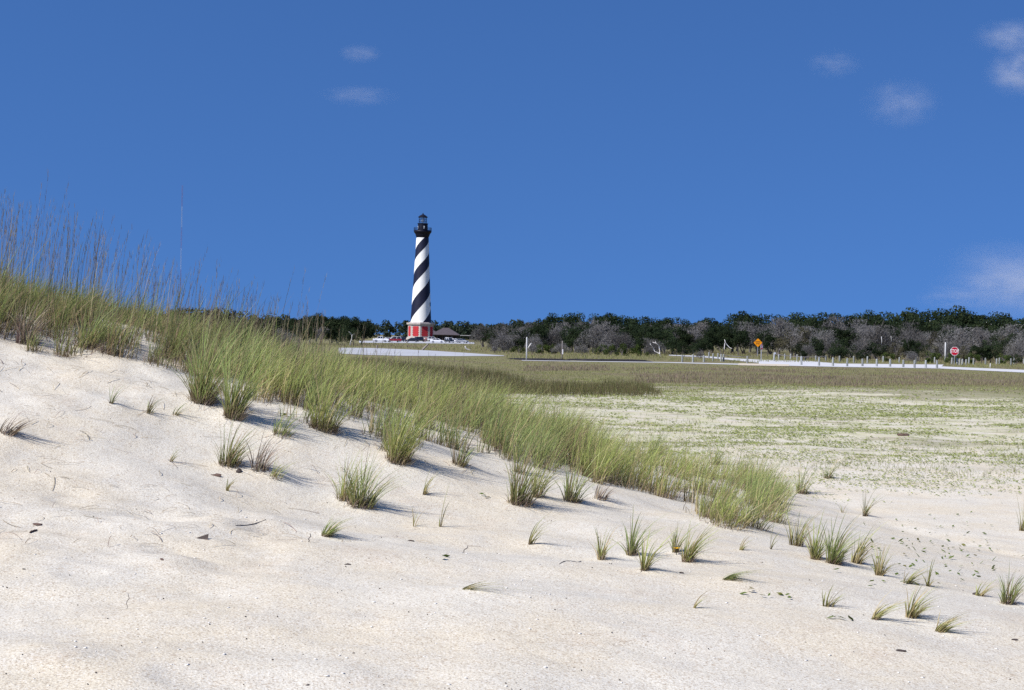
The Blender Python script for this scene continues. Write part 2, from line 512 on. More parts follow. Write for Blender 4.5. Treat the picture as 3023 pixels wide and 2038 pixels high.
M['penny'] = leaf_mat('round_leaf', (.08, .12, .03), (.13, .18, .04), (.22, .18, .06), .2)
M['marsh'] = blade_mat('marsh_grass_blade', (.06, .052, .03), (.075, .07, .03), (.095, .09, .038), (.14, .125, .07), (.13, .08, .06), .60, .2)
M['heath'] = blade_mat('purple_grass_blade', (.17, .12, .09), (.20, .13, .12), (.235, .155, .155), (.32, .23, .23), (.25, .23, .11), .78, .2)
M['turf'] = blade_mat('olive_turf_blade', (.165, .165, .06), (.20, .21, .07), (.24, .245, .085), (.32, .30, .14), (.30, .25, .14), .68, .3)
M['oak'] = leaf_mat('dark_evergreen_leaf', (.016, .026, .017), (.028, .041, .020), (.052, .064, .029), .15)
M['pine'] = leaf_mat('far_wood_leaf', (.022, .032, .024), (.032, .045, .028), (.05, .055, .035), .1)
M['bush'] = leaf_mat('green_bush_leaf', (.035, .052, .02), (.06, .085, .025), (.11, .125, .04), .2)
M['olive_leaf'] = leaf_mat('olive_shrub_leaf', (.05, .052, .03), (.085, .08, .05), (.12, .10, .075), .15)
M['twig'] = leaf_mat('grey_twig', (.088, .086, .087), (.148, .144, .143), (.225, .217, .215), 0.0)
M['bark'] = wood_mat('grey_bark', (.10, .09, .085), (.20, .18, .17))
M['snag'] = wood_mat('bleached_wood', (.52, .50, .49), (.74, .72, .71))
M['drift'] = wood_mat('dark_driftwood', (.13, .11, .10), (.33, .30, .28))
M['post'] = wood_mat('weathered_post_wood', (.21, .22, .215), (.36, .375, .37))
M['pole'] = wood_mat('pale_pole_wood', (.40, .40, .41), (.58, .58, .58))
M['steel'] = plain('galvanised_steel', (.52, .52, .56), .45, .6, .1)
M['white'] = plain('white_paint', (.86, .86, .84), .55, 0, .04, .5)
M['navy'] = plain('black_paint', (.012, .0135, .034), .5, 0, .15, .6)
M['iron'] = plain('black_iron', (.009, .010, .022), .5, .2, .15, 1.0)
M['granite'] = plain('grey_granite', (.50, .45, .42), .85, 0, .2, 1.5)
M['brick'] = brick_mat('red_brick', (.52, .035, .045), (.43, .028, .04), (.40, .06, .06), 1.2)
M['glass'] = plain('lantern_glass', (.42, .50, .58), .12, 0, .05, 1, .8)
M['lens'] = plain('lens_glass', (.70, .74, .76), .15, 0, .1, 2, .8)
M['roof'] = plain('brown_shingle', (.085, .072, .082), .9, 0, .25, 2)
M['wall_wood'] = plain('brown_plank', (.09, .07, .065), .9, 0, .3, 1)
M['pale_roof'] = plain('pale_metal_roof', (.42, .41, .42), .6, 0, .1, 1)
M['red_sign'] = plain('red_sign_sheet', (.50, .006, .03), .5, 0, .06, 2)
M['white_sign'] = plain('white_sign_sheet', (.80, .78, .80), .5, 0, .05, 2)
M['orange_sign'] = plain('orange_sign_sheet', (.85, .30, .004), .5, 0, .08, 2)
M['black_sign'] = plain('black_sign_ink', (.03, .02, .015), .6)
M['pink_rope'] = plain('faded_rope', (.45, .40, .40), .9)
M['tyre'] = plain('tyre_rubber', (.02, .02, .022), .9)
M['rim'] = plain('wheel_rim', (.55, .55, .57), .3, .7)
M['car_glass'] = plain('car_glass', (.02, .025, .035), .08, 0, .1, 1, .8)
M['lamp'] = plain('lamp_glass', (.8, .8, .78), .15, 0, .05, 1, .8)
M['tail'] = plain('tail_lamp_glass', (.35, .02, .02), .2, 0, .05, 1, .8)
for k, c in dict(white=(.82, .82, .84), red=(.30, .012, .03), navy=(.015, .014, .03), black=(.012, .012, .016), grey=(.20, .21, .24), dark=(.018, .022, .03), silver=(.5, .5, .53)).items():
    M['car_' + k] = plain('car_paint_' + k, c, .22, 0, .03, 1, .6)
M['mast_red'] = plain('mast_red_paint', (.24, .09, .11), .6)
M['mast_white'] = plain('mast_white_paint', (.40, .42, .48), .6)
M['skin'] = plain('skin', (.45, .27, .20), .6)
M['shirt'] = plain('white_cotton', (.82, .80, .78), .9)
M['shirt_red'] = plain('red_cotton', (.38, .06, .06), .9)
M['shorts'] = plain('dark_shorts', (.08, .07, .09), .9)
M['hair'] = plain('brown_hair', (.05, .03, .02), .8)
M['shell'] = plain('white_shell', (.86, .84, .80), .4, 0, .06, 30)
M['pebble'] = plain('dark_pebble', (.06, .045, .04), .7, 0, .3, 40)
M['barkbit'] = wood_mat('brown_bark_piece', (.07, .045, .04), (.16, .11, .09))
M['petal'] = plain('yellow_petal', (.75, .42, .01), .6)

# ------------------------------------------------------------------ ground
def grid_axis(parts):
    out = []
    for a, b, st in parts: out.append(np.arange(a, b, st))
    return np.concatenate(out)


def growing(start, end, step, ratio):
    v = []; x = start
    while x < end:
        x += step; step *= ratio; v.append(x)
    return np.array(v)


xs = np.concatenate([-growing(6.6, 6000, .05, 1.09)[::-1], grid_axis([(-6.6, -4.2, .05), (-4.2, 4.2, .028), (4.2, 9.0, .06)]), growing(9.0, 6000, .08, 1.09)])
ys = np.concatenate([-growing(0, 3000, .2, 1.25)[::-1], grid_axis([(0, 5, .12), (5, 11, .026), (11, 17, .04), (17, 26, .07)]), growing(26, 9000, .09, 1.018)])
GX, GY = np.meshgrid(xs, ys)
GZ = height(GX, GY)
nx, ny = len(xs), len(ys)
ii = (np.arange(ny - 1)[:, None] * nx + np.arange(nx - 1)[None, :]).ravel()
gme = np_mesh('ground', np.stack([GX.ravel(), GY.ravel(), GZ.ravel()], 1), np.stack([ii, ii + 1, ii + 1 + nx, ii + nx], 1), smooth=True)
tag(link('ground', gme, M['sand']), 'pale sand of the dune slope and the flat behind it', 'ground', kind='structure')


def sheet(name, far, near, m, label, cat, z):
    """strip between two polylines given in photo pixels, laid on the flat"""
    a = [ground(*p) for p in far]; b = [ground(*p) for p in near]
    n = 24

    def resample(P):
        t = np.linspace(0, len(P) - 1, n)
        return [P[min(int(q), len(P) - 2)].lerp(P[min(int(q), len(P) - 2) + 1], q - min(int(q), len(P) - 2)) for q in t]
    a = resample(a); b = resample(b)
    V = [(p.x, p.y, z) for p in a] + [(p.x, p.y, z) for p in b]
    me = np_mesh(name, np.array(V), np.array([(i, i + 1, i + 1 + n, i + n) for i in range(n - 1)]))
    return tag(link(name, me, m), label, cat, kind='structure')


sheet('road', [(2240, 1070), (2480, 1074.5), (2786, 1077.5)], [(2240, 1079), (2480, 1084.5), (2772, 1089)], M['road'], 'pale concrete beach road running past the post rows', 'road', .030)
sheet('road', [(2774, 1082.5), (2900, 1088), (3023, 1093), (3300, 1105)], [(2772, 1089), (2900, 1095), (3023, 1101), (3300, 1115)], M['road'], 'pale road arm leaving the frame at right', 'road', .026)
sheet('road', [(1975, 1048.5), (2080, 1052), (2150, 1058), (2240, 1063)], [(1975, 1050.5), (2080, 1056), (2150, 1063.5), (2240, 1072)], M['road'], 'narrow pale road arm coming in behind the left posts', 'road', .034)
sheet('road', [(2236, 1062.5), (2380, 1066), (2480, 1074.8)], [(2236, 1072), (2300, 1075.5), (2480, 1077)], M['road'], 'pale road junction beside the orange sign', 'road', .022)
sheet('path', [(1540, 1064), (1700, 1066.5), (1950, 1069.5), (2180, 1074.5)], [(1540, 1065.2), (1700, 1067.8), (1950, 1071.2), (2180, 1077.4)], M['road'], 'thin pale sand edge running along the old asphalt', 'path', .018)
sheet('path', [(2180, 1073.5), (2240, 1075), (2330, 1077)], [(2180, 1080), (2240, 1081), (2330, 1082.5)], M['tan_path'], 'tan sandy patch at the near edge of the junction', 'path', .040)
sheet('parking_lot', [(1000, 1027.5), (1100, 1028.3), (1255, 1035), (1380, 1043), (1488, 1050.5)], [(1000, 1045), (1090, 1049), (1178, 1051.5), (1330, 1052.5), (1488, 1051.8)], M['lot'], 'pale grey concrete parking area below the lighthouse', 'parking lot', .03)
sheet('parking_lot', [(1060, 1006.5), (1200, 1007), (1400, 1011)], [(1060, 1012.5), (1200, 1013.5), (1400, 1016)], M['lot'], 'thin pale strip the cars stand on before the lighthouse', 'parking lot', .03)


def bank(x0, y0, x1, y1, w, h):
    """the low dark kerb of broken asphalt along the thin sand edge"""
    a = ground(x0, y0); b = ground(x1, y1)
    n = 60; mb = MB(); vs = []
    d = (b - a).normalized(); nrm = Vector((-d.y, d.x, 0))
    rr = random.Random(4)
    for i in range(n + 1):
        p = a.lerp(b, i / n); e = min(1, i / 4, (n - i) / 4)
        hh = h * e * rr.uniform(.6, 1.2) + .02; ww = w * rr.uniform(.8, 1.1)
        vs += [p, p + nrm * ww * .15 + Vector((0, 0, hh)), p + nrm * ww * .8 + Vector((0, 0, hh * .9)), p + nrm * ww + Vector((0, 0, 0))]
    fs = []
    for i in range(n):
        for j in range(3): fs.append((i * 4 + j, i * 4 + j + 1, (i + 1) * 4 + j + 1, (i + 1) * 4 + j))
    mb.add(vs, fs)
    return mb


tag(bank(1546, 1063.5, 1690, 1065.5, 5, .13).build('asphalt_edge', M['asphalt']), 'shorter dark broken asphalt edge, left, near the grey pole', 'asphalt edge')
tag(bank(1725, 1066, 1934, 1068.7, 5, .16).build('asphalt_edge', M['asphalt']), 'longer dark broken asphalt edge below the white dead branch', 'asphalt edge')

# ------------------------------------------------------------------ grass building
def blades(base, h, w, az, lean, droop, pick, seg=4, wang=None, stiff=1.5):
    """arrays -> verts, faces, attrs of tapered curved strips"""
    N = len(h)
    t = np.linspace(0, 1, seg + 1)[None, :]
    hor = (lean * h)[:, None] * t ** stiff
    ver = h[:, None] * (t - droop[:, None] * t ** 3)
    cx = base[:, 0, None] + np.cos(az)[:, None] * hor
    cy = base[:, 1, None] + np.sin(az)[:, None] * hor
    cz = base[:, 2, None] + ver
    if wang is None: wang = rng.uniform(0, PI, N)
    ww = (w / 2)[:, None] * np.clip(1.05 - t ** 1.6, .04, 1)
    ox = np.cos(wang)[:, None] * ww; oy = np.sin(wang)[:, None] * ww
    L = np.stack([cx - ox, cy - oy, cz], -1); Rr = np.stack([cx + ox, cy + oy, cz], -1)
    V = np.stack([L, Rr], 2).reshape(N, (seg + 1) * 2, 3)
    k = np.arange(seg)[None, :] * 2 + (np.arange(N) * (seg + 1) * 2)[:, None]
    Fc = np.stack([k, k + 1, k + 3, k + 2], -1).reshape(-1, 4)
    al = np.repeat(np.broadcast_to(t, (N, seg + 1)), 2, axis=1)
    pk = np.repeat(pick, (seg + 1) * 2)
    return V.reshape(-1, 3), Fc, al.ravel(), pk


def blade_obj(name, parts, m, parent=None):
    Vs, Fs, A, P = [], [], [], []; off = 0
    for V, Fc, a, p in parts:
        Vs.append(V); Fs.append(Fc + off); A.append(a); P.append(p); off += len(V)
    me = np_mesh(name, np.concatenate(Vs), np.concatenate(Fs), True, {'along': np.concatenate(A), 'pick': np.concatenate(P)})
    return link(name, me, m, parent)


WIND = -0.15     # azimuth the blades bend towards (to the right, a little towards the viewer)

# front edge of the grassy bank, and its back edge, in plan
FRONT = [hit(*p) for p in ((-420, 1010), (-150, 1025), (0, 1030), (170, 1070), (338, 1090), (470, 1120), (559, 1165), (760, 1215), (936, 1262), (1080, 1310), (1196, 1350), (1330, 1372), (1500, 1400), (1650, 1425), (1820, 1446), (1950, 1490), (2079, 1530), (2190, 1556), (2270, 1560))]
fx = np.array([p.x for p in FRONT] + [2.8, 3.3, 3.8, 4.3]); fy = np.array([p.y for p in FRONT] + [14.6, 16.8, 19.5, 22.0])
bx = np.array([-9, -6, -4, -2, -.6, .4, 1.2, 2.0, 2.6, 3.2, 3.6]); by = np.array([21.5, 21.5, 21.5, 21.5, 22.5, 24.0, 25.0, 25.2, 25.0, 24.5, 24.0])


def clump_field(cx, cy, nb, hm, spread, upright=1.0):
    """blades for clumps at cx,cy : counts nb, mean height hm"""
    rep = np.repeat(np.arange(len(cx)), nb)
    N = len(rep)
    ang = rng.uniform(0, 2 * PI, N); rad = spread[rep] * np.sqrt(rng.uniform(0, 1, N))
    X = cx[rep] + np.cos(ang) * rad; Y = cy[rep] + np.sin(ang) * rad
    Z = height(X, Y) - .015
    h = hm[rep] * rng.uniform(.45, 1.15, N)
    # blades open outwards and are all bent by the wind
    dx = np.cos(ang) * .30 * rad / np.maximum(spread[rep], .01) + math.cos(WIND) * .30 + rng.normal(0, .16, N)
    dy = np.sin(ang) * .30 * rad / np.maximum(spread[rep], .01) + math.sin(WIND) * .30 + rng.normal(0, .16, N)
    az = np.arctan2(dy, dx); lean = np.hypot(dx, dy) * upright * rng.uniform(.6, 1.5, N)
    droop = np.clip(rng.normal(.12, .10, N) + lean * .18, 0, .55)
    return np.stack([X, Y, Z], 1), h, az, lean, droop, N


# bank clumps
cxs, cys, chs, cns, csp = [], [], [], [], []
for _ in range(7000):
    x = rng.uniform(-9, 4.2); f = np.interp(x, fx, fy); b = np.interp(x, bx, by)
    y = f + (b - f) * rng.uniform(0, 1) ** .8 + rng.normal(0, .15)
    if b <= f: continue
    dens = .62 + .5 * float(vnoise(x / 1.1, y / 1.1, 31)) + .15 * float(vnoise(x / .4, y / .4, 32))
    e = (y - f)
    dens *= min(1, .8 + e / 1.0)
    gap = float(vnoise(x / .75, y / .6, 35)) + .4 * float(vnoise(x / .3, y / .3, 36))
    dens *= 1.25 * float(ss(-.75, .15, gap + (.25 if x < -.5 else .75 if 1.0 < x < 2.5 and e < 2.5 else .16)))
    if x > 1.0: dens *= .8
    if x > .2: dens *= .85
    if x > .6 and e > .9: dens *= .82
    if x > 1.2: dens *= .72
    if .7 < x < 2.35 and e < 1.8: dens = max(dens, .95)
    if e < .7 and x < .7: dens *= .35 + .9 * float(ss(-.2, .45, vnoise(x / .5, y / 2.0, 37)))
    if y > 21.5: dens *= .8
    if rng.uniform() > dens * .34 * (1 if y < f + 4 else .8): continue
    hm = .60 + .10 * float(vnoise(x / .8, y / .8, 33))
    hm -= .13 * float(ss(.6, 2.2, -x))
    if x > .9: hm -= .05
    if x > 1.9: hm -= .06
    if e < .4: hm *= .85
    cxs.append(x); cys.append(y); chs.append(hm); hk = rng.uniform(.62, 1.28); chs[-1] *= hk; cns.append(int(rng.integers(24, 54) * (.6 + .4 * hk))); csp.append(rng.uniform(.07, .20))
cxs, cys, chs, cns, csp = map(np.array, (cxs, cys, chs, cns, csp))
tone = vnoise(cxs / 1.6, cys / 1.6, 40) + .35 * vnoise(cxs / .5, cys / .5, 41)
old = (cxs + .8 * vnoise(cxs / .8, cys / .8, 43) < -3.1) | (vnoise(cxs / .7, cys / .7, 44) > .62)
for nm, sel, mm, lb in (('dune_grass', old, M['grass_dark'], 'older brownish green beach grass in patches along the crest'),
                        ('dune_grass', (tone < .12) & ~old, M['grass'], 'yellow green beach grass massed along the dune crest'),
                        ('dune_grass', (tone >= .12) & ~old, M['grass_blue'], 'blue green beach grass massed along the dune crest')):
    B, h, az, ln, dr, N = clump_field(cxs[sel], cys[sel], cns[sel], chs[sel], csp[sel])
    w = rng.uniform(.005, .0095, N)
    o = blade_obj(nm, [blades(B, h, w, az, ln, dr, rng.uniform(0, 1, N), 5)], mm)
    tag(o, lb, 'beach grass', kind='stuff')
# dead leaves at the feet of the bank
sel = (rng.uniform(0, 1, len(cxs)) < .8)
cns = np.where(cxs < -3, (cns * 1.7).astype(int), cns)
B, h, az, ln, dr, N = clump_field(cxs[sel], cys[sel], (cns[sel] * .62).astype(int), chs[sel] * .44, csp[sel] * 1.5)
ln = ln * 2.2 + .3; az = az + rng.normal(0, 1.2, N)
tag(blade_obj('dead_grass', [blades(B, h, rng.uniform(.004, .007, N), az, ln, np.clip(dr + .25, 0, .8), rng.uniform(0, 1, N), 4)], M['dead']),
    'brown dead leaves tangled at the foot of the bank grass', 'dead grass', kind='stuff')

# seed stalks above the bank
sx, sy, sh = [], [], []
for _ in range(880):
    px = rng.uniform(-420, 1380)
    y = rng.uniform(14.6, 21.5)
    x = (px - 1511.5) / F_PX * y
    keep = 1.0 if px < 560 else (.5 if px < 980 else .22)
    if px < 330: keep = 1.0
    elif px < 560: keep = .75
    if rng.uniform() > keep: continue
    hm = np.interp(px, [0, 300, 420, 700, 960, 1400], [1.45, 1.32, 1.1, .98, .98, .82])
    sx.append(x); sy.append(y); sh.append(hm * (.55 + .42 * rng.uniform() + .28 * rng.uniform() ** 6))
sx, sy, sh = map(np.array, (sx, sy, sh))
for px, py, y in ((8, 375, 15.5), (150, 508, 16), (205, 530, 16), (252, 608, 16), (305, 630, 17), (440, 690, 17), (720, 805, 18), (850, 795, 19), (905, 800, 19), (946, 815, 19)):
    pt = at_depth(px, py, y); zz = zat(pt.x - .1, y)
    sx = np.append(sx, pt.x - .12); sy = np.append(sy, y); sh = np.append(sh, (pt.z - zz) * 1.02)
N = len(sx)
B = np.stack([sx, sy, height(sx, sy)], 1)
az = WIND + rng.normal(0, .7, N); ln = np.abs(rng.normal(.12, .09, N))
pk = rng.uniform(0, 1, N)
st = blades(B, sh, rng.uniform(.0042, .0075, N), az, ln, np.zeros(N), pk, 6, stiff=1.8)
tl = 700
tx = rng.uniform(-8.5, -1.8, tl); ty = np.interp(tx, fx, fy) + rng.uniform(.6, 6.5, tl)
tn = vnoise(tx / .5, ty / .5, 47) > -.1
tx, ty = tx[tn], ty[tn]; tl = len(tx)
tall = blades(np.stack([tx, ty, height(tx, ty)], 1), rng.uniform(.55, 1.02, tl) * np.interp(tx, [-5, -2], [1.08, .85]), rng.uniform(.006, .0105, tl), WIND + rng.normal(0, .8, tl), np.abs(rng.normal(.28, .16, tl)), rng.uniform(0, .15, tl), rng.uniform(0, 1, tl), 6)
tag(blade_obj('tall_leaves', [tall], M['grass_dark']), 'longer dark green leaves standing out of the crest grass at left', 'beach grass', kind='stuff')
# seed heads: narrow spikes of short bristles up the top third of each stalk
nb = 9
rep = np.repeat(np.arange(N), nb); tt = np.tile(np.linspace(.70, .97, nb), N) + rng.normal(0, .012, N * nb)
hb = B[rep].copy(); hb[:, 0] += np.cos(az[rep]) * ln[rep] * sh[rep] * tt ** 1.8; hb[:, 1] += np.sin(az[rep]) * ln[rep] * sh[rep] * tt ** 1.8; hb[:, 2] += sh[rep] * tt
hd = blades(hb, rng.uniform(.05, .085, N * nb), np.full(N * nb, .0045), rng.uniform(0, 2 * PI, N * nb), rng.uniform(.1, .35, N * nb), np.zeros(N * nb), pk[rep] * .7, 2)
tag(blade_obj('seed_stalks', [st, (hd[0], hd[1], hd[2] * .2 + .6, hd[3])], M['stalk']), 'thin brown seed stalks standing above the bank grass', 'seed stalks', kind='stuff')

# tall brown-green grass seen low behind the crest
# ------------------------------------------------------------------ single tufts on the sand
def tuft(x, y, ty, hw, n, style, lean, label):
    p = hitd(x, y)
    s = KD / F_PX * p.y                       # metres per 2326-wide pixel there
    hgt = max((y - ty) * s, .06)
    if lean > .8: hgt *= 1.0 + .35 * lean
    rad = max(hw * s, .015)
    o = empty('grass_tuft', p)
    tag(o, label, 'grass tuft', 'grass tufts standing on the sand')

    def make(N, hs, rad, lean_, sp, wr, jit=.22, dro=.12):
        ang = rng.uniform(0, 2 * PI, N); q = np.sqrt(rng.uniform(0, 1, N)); r = rad * q * .75
        X = np.cos(ang) * r; Y = np.sin(ang) * r * .8
        Z = height(X + p.x, Y + p.y) - p.z - .01
        h = hs * (1 - .38 * q * q) * rng.uniform(.25, 1.06, N)
        dx = np.cos(ang) * sp * q + math.cos(WIND) * lean_ + rng.normal(0, jit, N)
        dy = np.sin(ang) * sp * q + math.sin(WIND) * lean_ + rng.normal(0, jit, N)
        ln = np.hypot(dx, dy) * rng.uniform(.7, 1.3, N)
        h = h / np.sqrt(1 + .35 * ln ** 2) if lean_ < .8 else h * .75
        dr = np.clip(rng.normal(dro, .08, N) + ln * .16, 0, .8)
        return blades(np.stack([X, Y, Z], 1), h, rng.uniform(*wr, N), np.arctan2(dy, dx), ln, dr, rng.uniform(0, 1, N), 5)
    gm = {'g': random.choice((M['grass'], M['grass_blue'], M['grass_blue'], M['grass_dark'])), 's': M['sparse'], 'd': M['dead']}[style]
    blade_obj('blades', [make(int(n * .95), hgt * 1.62, rad, lean * 1.15, .5, (.0055, .0105))], gm, o)
    nd = int(n * (.85 if style == 'g' else .25))
    if nd > 4:
        blade_obj('dead_leaves', [make(nd, hgt * .55, rad * 1.25, lean * 1.2 + .4, .65, (.004, .0068), .55, .3)], M['dead'], o)


for a in TUFTS: tuft(*a)

# strands of dead grass lying on the sand
N = 230
lx = rng.uniform(-20, 1250, N) ** 1.0; ly = 830 + rng.uniform(0, 1, N) ** 1.3 * 420
lx = np.where(rng.uniform(0, 1, N) < .6, lx * .5, lx)
pts = []
for a, b in zip(lx, ly):
    fb = np.interp(a * KD, [-420, 0, 338, 559, 936, 1196, 1700], [1010, 1030, 1090, 1165, 1262, 1350, 1430]) / KD
    q = hitd(a, max(b, fb + 6)); pts.append(q)
B = np.array([tuple(q) for q in pts])
seg = 7
az = rng.uniform(0, 2 * PI, N); L = rng.uniform(.06, .26, N); cv = rng.normal(0, .5, N)
t = np.linspace(0, 1, seg + 1)
ang = az[:, None] + cv[:, None] * t[None]
step = L[:, None] / seg
X = B[:, 0, None] + np.cumsum(np.cos(ang) * step, 1); Y = B[:, 1, None] + np.cumsum(np.sin(ang) * step, 1)
arch = np.abs(rng.normal(.01, .015, N))[:, None] * np.sin(PI * t)[None]
Z = height(X, Y) + .004 + arch
w = rng.uniform(.0014, .0026, N)[:, None] * np.ones(seg + 1)[None]
Lf = np.stack([X - np.sin(ang) * w, Y + np.cos(ang) * w, Z], -1); Rt = np.stack([X + np.sin(ang) * w, Y - np.cos(ang) * w, Z + .002], -1)
V = np.stack([Lf, Rt], 2).reshape(-1, 3)
k = np.arange(seg)[None] * 2 + (np.arange(N) * (seg + 1) * 2)[:, None]
Fc = np.stack([k, k + 1, k + 3, k + 2], -1).reshape(-1, 4)
me = np_mesh('dead_grass_litter', V, Fc, False, {'along': np.full(len(V), .9), 'pick': np.repeat(rng.uniform(0, 1, N), (seg + 1) * 2)})
tag(link('dead_grass_litter', me, M['dead']), 'loose dead grass strands lying on the left sand', 'litter', kind='stuff')


# ------------------------------------------------------------------ low cover of the flat
def wedge(N, y0, y1, power=1.0, margin=.46):
    """points on the flat seen by the photo and a step beside it; denser near"""
    u = rng.uniform(0, 1, N)
    Y = 1 / (1 / y0 + u ** power * (1 / y1 - 1 / y0))
    X = Y * rng.uniform(-margin, margin, N)
    return X, Y


def leaf_cards(X, Y, Z, size, tilt, pick):
    N = len(X)
    az = rng.uniform(0, 2 * PI, N)
    u = np.stack([np.cos(az), np.sin(az), rng.normal(0, tilt, N)], 1) * size[:, None]
    v = np.stack([-np.sin(az), np.cos(az), rng.normal(0, tilt, N)], 1) * (size * .55)[:, None]
    c = np.stack([X, Y, Z], 1)
    V = np.stack([c - u, c - v * .9 + u * .1, c + u, c + v + u * .1], 1).reshape(-1, 3)
    Fc = np.arange(4 * N).reshape(N, 4)
    return V, Fc, np.repeat(pick, 4)


X, Y = wedge(520000, 19, 85, .9)
X = X + 0.0
edge = 22.5 + 3.0 * vnoise(X / 3, Y / 3, 61) - .25 * np.clip(X - 4, -3, 8)
n1 = vnoise(X / 3.4, Y / 2.6, 62) * .5 + vnoise(X / 1.1, Y / .9, 63) * .45 + vnoise(X / .30, Y / .28, 64) * .5
bare = vnoise(X / 7, Y / 3.5, 65)
pr = ss(-.45, .6, n1 - .3 * bare) * ss(0, 7, Y - edge)
inb = (Y < np.interp(X, bx, by) + .5) & (X < 3.2)
keep = (rng.uniform(0, 1, len(X)) < pr * (.7 + .3 * ss(26, 45, Y))) & ~inb
X, Y = X[keep], Y[keep]
N = len(X)
sz = rng.uniform(.014, .042, N) * np.clip(Y / 32, .8, 1.8)
V, Fc, pk = leaf_cards(X, Y, height(X, Y) + rng.uniform(.004, .035, N), sz, .26, np.clip(rng.uniform(0, 1, N) * .8 + .2 * vnoise(X / 2, Y / 2, 66), 0, 1))
tag(link('creeping_ground_cover', np_mesh('creeping_ground_cover', V, Fc, False, {'pick': pk}), M['cover']), 'patchy green creeping plants on the sandy flat', 'ground cover', kind='stuff')

# short grass sprinkled through the cover
X, Y = wedge(26000, 24, 80, .9)
n1 = vnoise(X / 4, Y / 2, 71) + .5 * vnoise(X / 1, Y / .8, 72)
keep = (n1 > .25) & ~((Y < np.interp(X, bx, by) + .5) & (X < 3.2)); X, Y = X[keep], Y[keep]; N = len(X)
B = np.stack([X, Y, height(X, Y)], 1)
tag(blade_obj('short_grass', [blades(B, rng.uniform(.06, .17, N), rng.uniform(.005, .009, N) * np.clip(Y / 30, 1, 2), rng.uniform(0, 2 * PI, N), rng.uniform(.1, .8, N), np.full(N, .1), rng.uniform(0, 1, N), 2)], M['turf']),
    'short olive grass sprinkled over the sandy flat', 'short grass', kind='stuff')

# meadow of olive, purple and dark grass in front of the road
X, Y = wedge(330000, 50, 255, .85)
px, py = project(X, Y, np.zeros_like(X))
nB = vnoise(X / 5, Y / 4, 86) + .6 * vnoise(X / 1.6, Y / 1.6, 87)
nA = vnoise(X / 14, Y / 9, 81) + .5 * vnoise(X / 4, Y / 3, 82)
# keep off the paved strips
road_y = np.interp(px, [1000, 1178, 1488, 1540, 2180, 2480, 2772, 3023, 3300], [1054, 1055, 1054, 1066, 1079, 1085, 1089.5, 1101.5, 1116])
dark_lo = np.interp(px, [900, 1170, 1350, 1500, 1700, 1890, 1960], [1100, 1150, 1178, 1182, 1178, 1172, 1160])
dark_hi = np.interp(px, [900, 1080, 1250, 1450, 1600, 1740, 1800, 1890, 1960], [1052, 1062, 1085, 1105, 1135, 1140, 1128, 1136, 1158])
is_dark = (py > dark_hi + 5 * nA + 4 * nB) & (py < dark_lo + 4 * nA + 5 * nB) & (px < 1930 + 50 * nB)
band2 = (px > 1545) & (px < 1800) & (py > 1080 + 2 * nA) & (py < 1097 + 2 * nA)
is_heath = ((px > 1860 + 60 * nA) & (py < 1131 + 6 * nA + 4 * nB + (px - 1900) * .008) & (py > road_y + 11 + 9 * nA) & (nA * .6 + nB > -.45)) | band2
front = np.interp(px, [1200, 1900, 2200, 3023], [1178, 1176, 1150, 1152]) + 7 * nA + 6 * (vnoise(X / 5, Y / 4, 86) + vnoise(X / 1.6, Y / 1.6, 87))
ok = (py > road_y + 1.0) & (rng.uniform(0, 1, len(px)) < 1 - ss(-16, 9, py - front))
u = rng.uniform(0, 1, len(X))
for nm, sel, mm, hr, lb, cat in (
        ('marsh_grass', ok & is_dark & (u < .95), M['marsh'], (.22, .55), 'dark olive tall grass in a band behind the dune', 'tall grass'),
        ('purple_grass', ok & ~is_dark & is_heath & (u < .9), M['heath'], (.08, .26), 'purple brown meadow grass before the post rows', 'meadow grass'),
        ('meadow_turf', ok & ~is_dark & ~is_heath & (u < .5), M['turf'], (.05, .16), 'olive green meadow turf before the parking area', 'turf')):
    N = int(sel.sum())
    B = np.stack([X[sel], Y[sel], height(X[sel], Y[sel])], 1)
    hh = rng.uniform(*hr, N) * (1 + .35 * vnoise(X[sel] / 2.2, Y[sel] / 2.2, 85))
    tag(blade_obj(nm, [blades(B, hh, rng.uniform(.007, .016, N) * np.clip(Y[sel] / 60, .8, 2.2), rng.uniform(0, 2 * PI, N), rng.uniform(.05, .5, N), np.full(N, .05), rng.uniform(0, 1, N), 2)], mm), lb, cat, kind='stuff')

# grass beyond the road, up to the trees and round the parking area
X, Y = wedge(150000, 125, 640, .8)
px, py = project(X, Y, np.zeros_like(X))
beyond = ((px > 2786) & (py < 1082 + (px - 2786) * .045) & (py > 1060)) | ((px > 2240) & (px <= 2786) & (py < 1069 + (px - 2240) * .013) & (py > 1052)) | ((px > 1970) & (px <= 2240) & (py > 1057 + (px - 1970) * .045) & (py < 1067 + (px - 1970) * .02)) \
    | ((px > 1495) & (px <= 1970) & (py < 1061 + (px - 1495) * .011)) | ((px > 1970) & (px < 2240) & (py < 1047 + (px - 1970) * .05) & (py > 1030)) | ((px <= 1495) & (py < 1026 + np.maximum(px - 1110, 0) * .052) & (py > 1013.5 + np.maximum(px - 1100, 0) * .008))
sel = beyond & (rng.uniform(0, 1, len(X)) < .6)
X, Y = X[sel], Y[sel]; N = len(X)
B = np.stack([X, Y, np.zeros(N)], 1)
br = vnoise(X / 25, Y / 14, 91) > .25
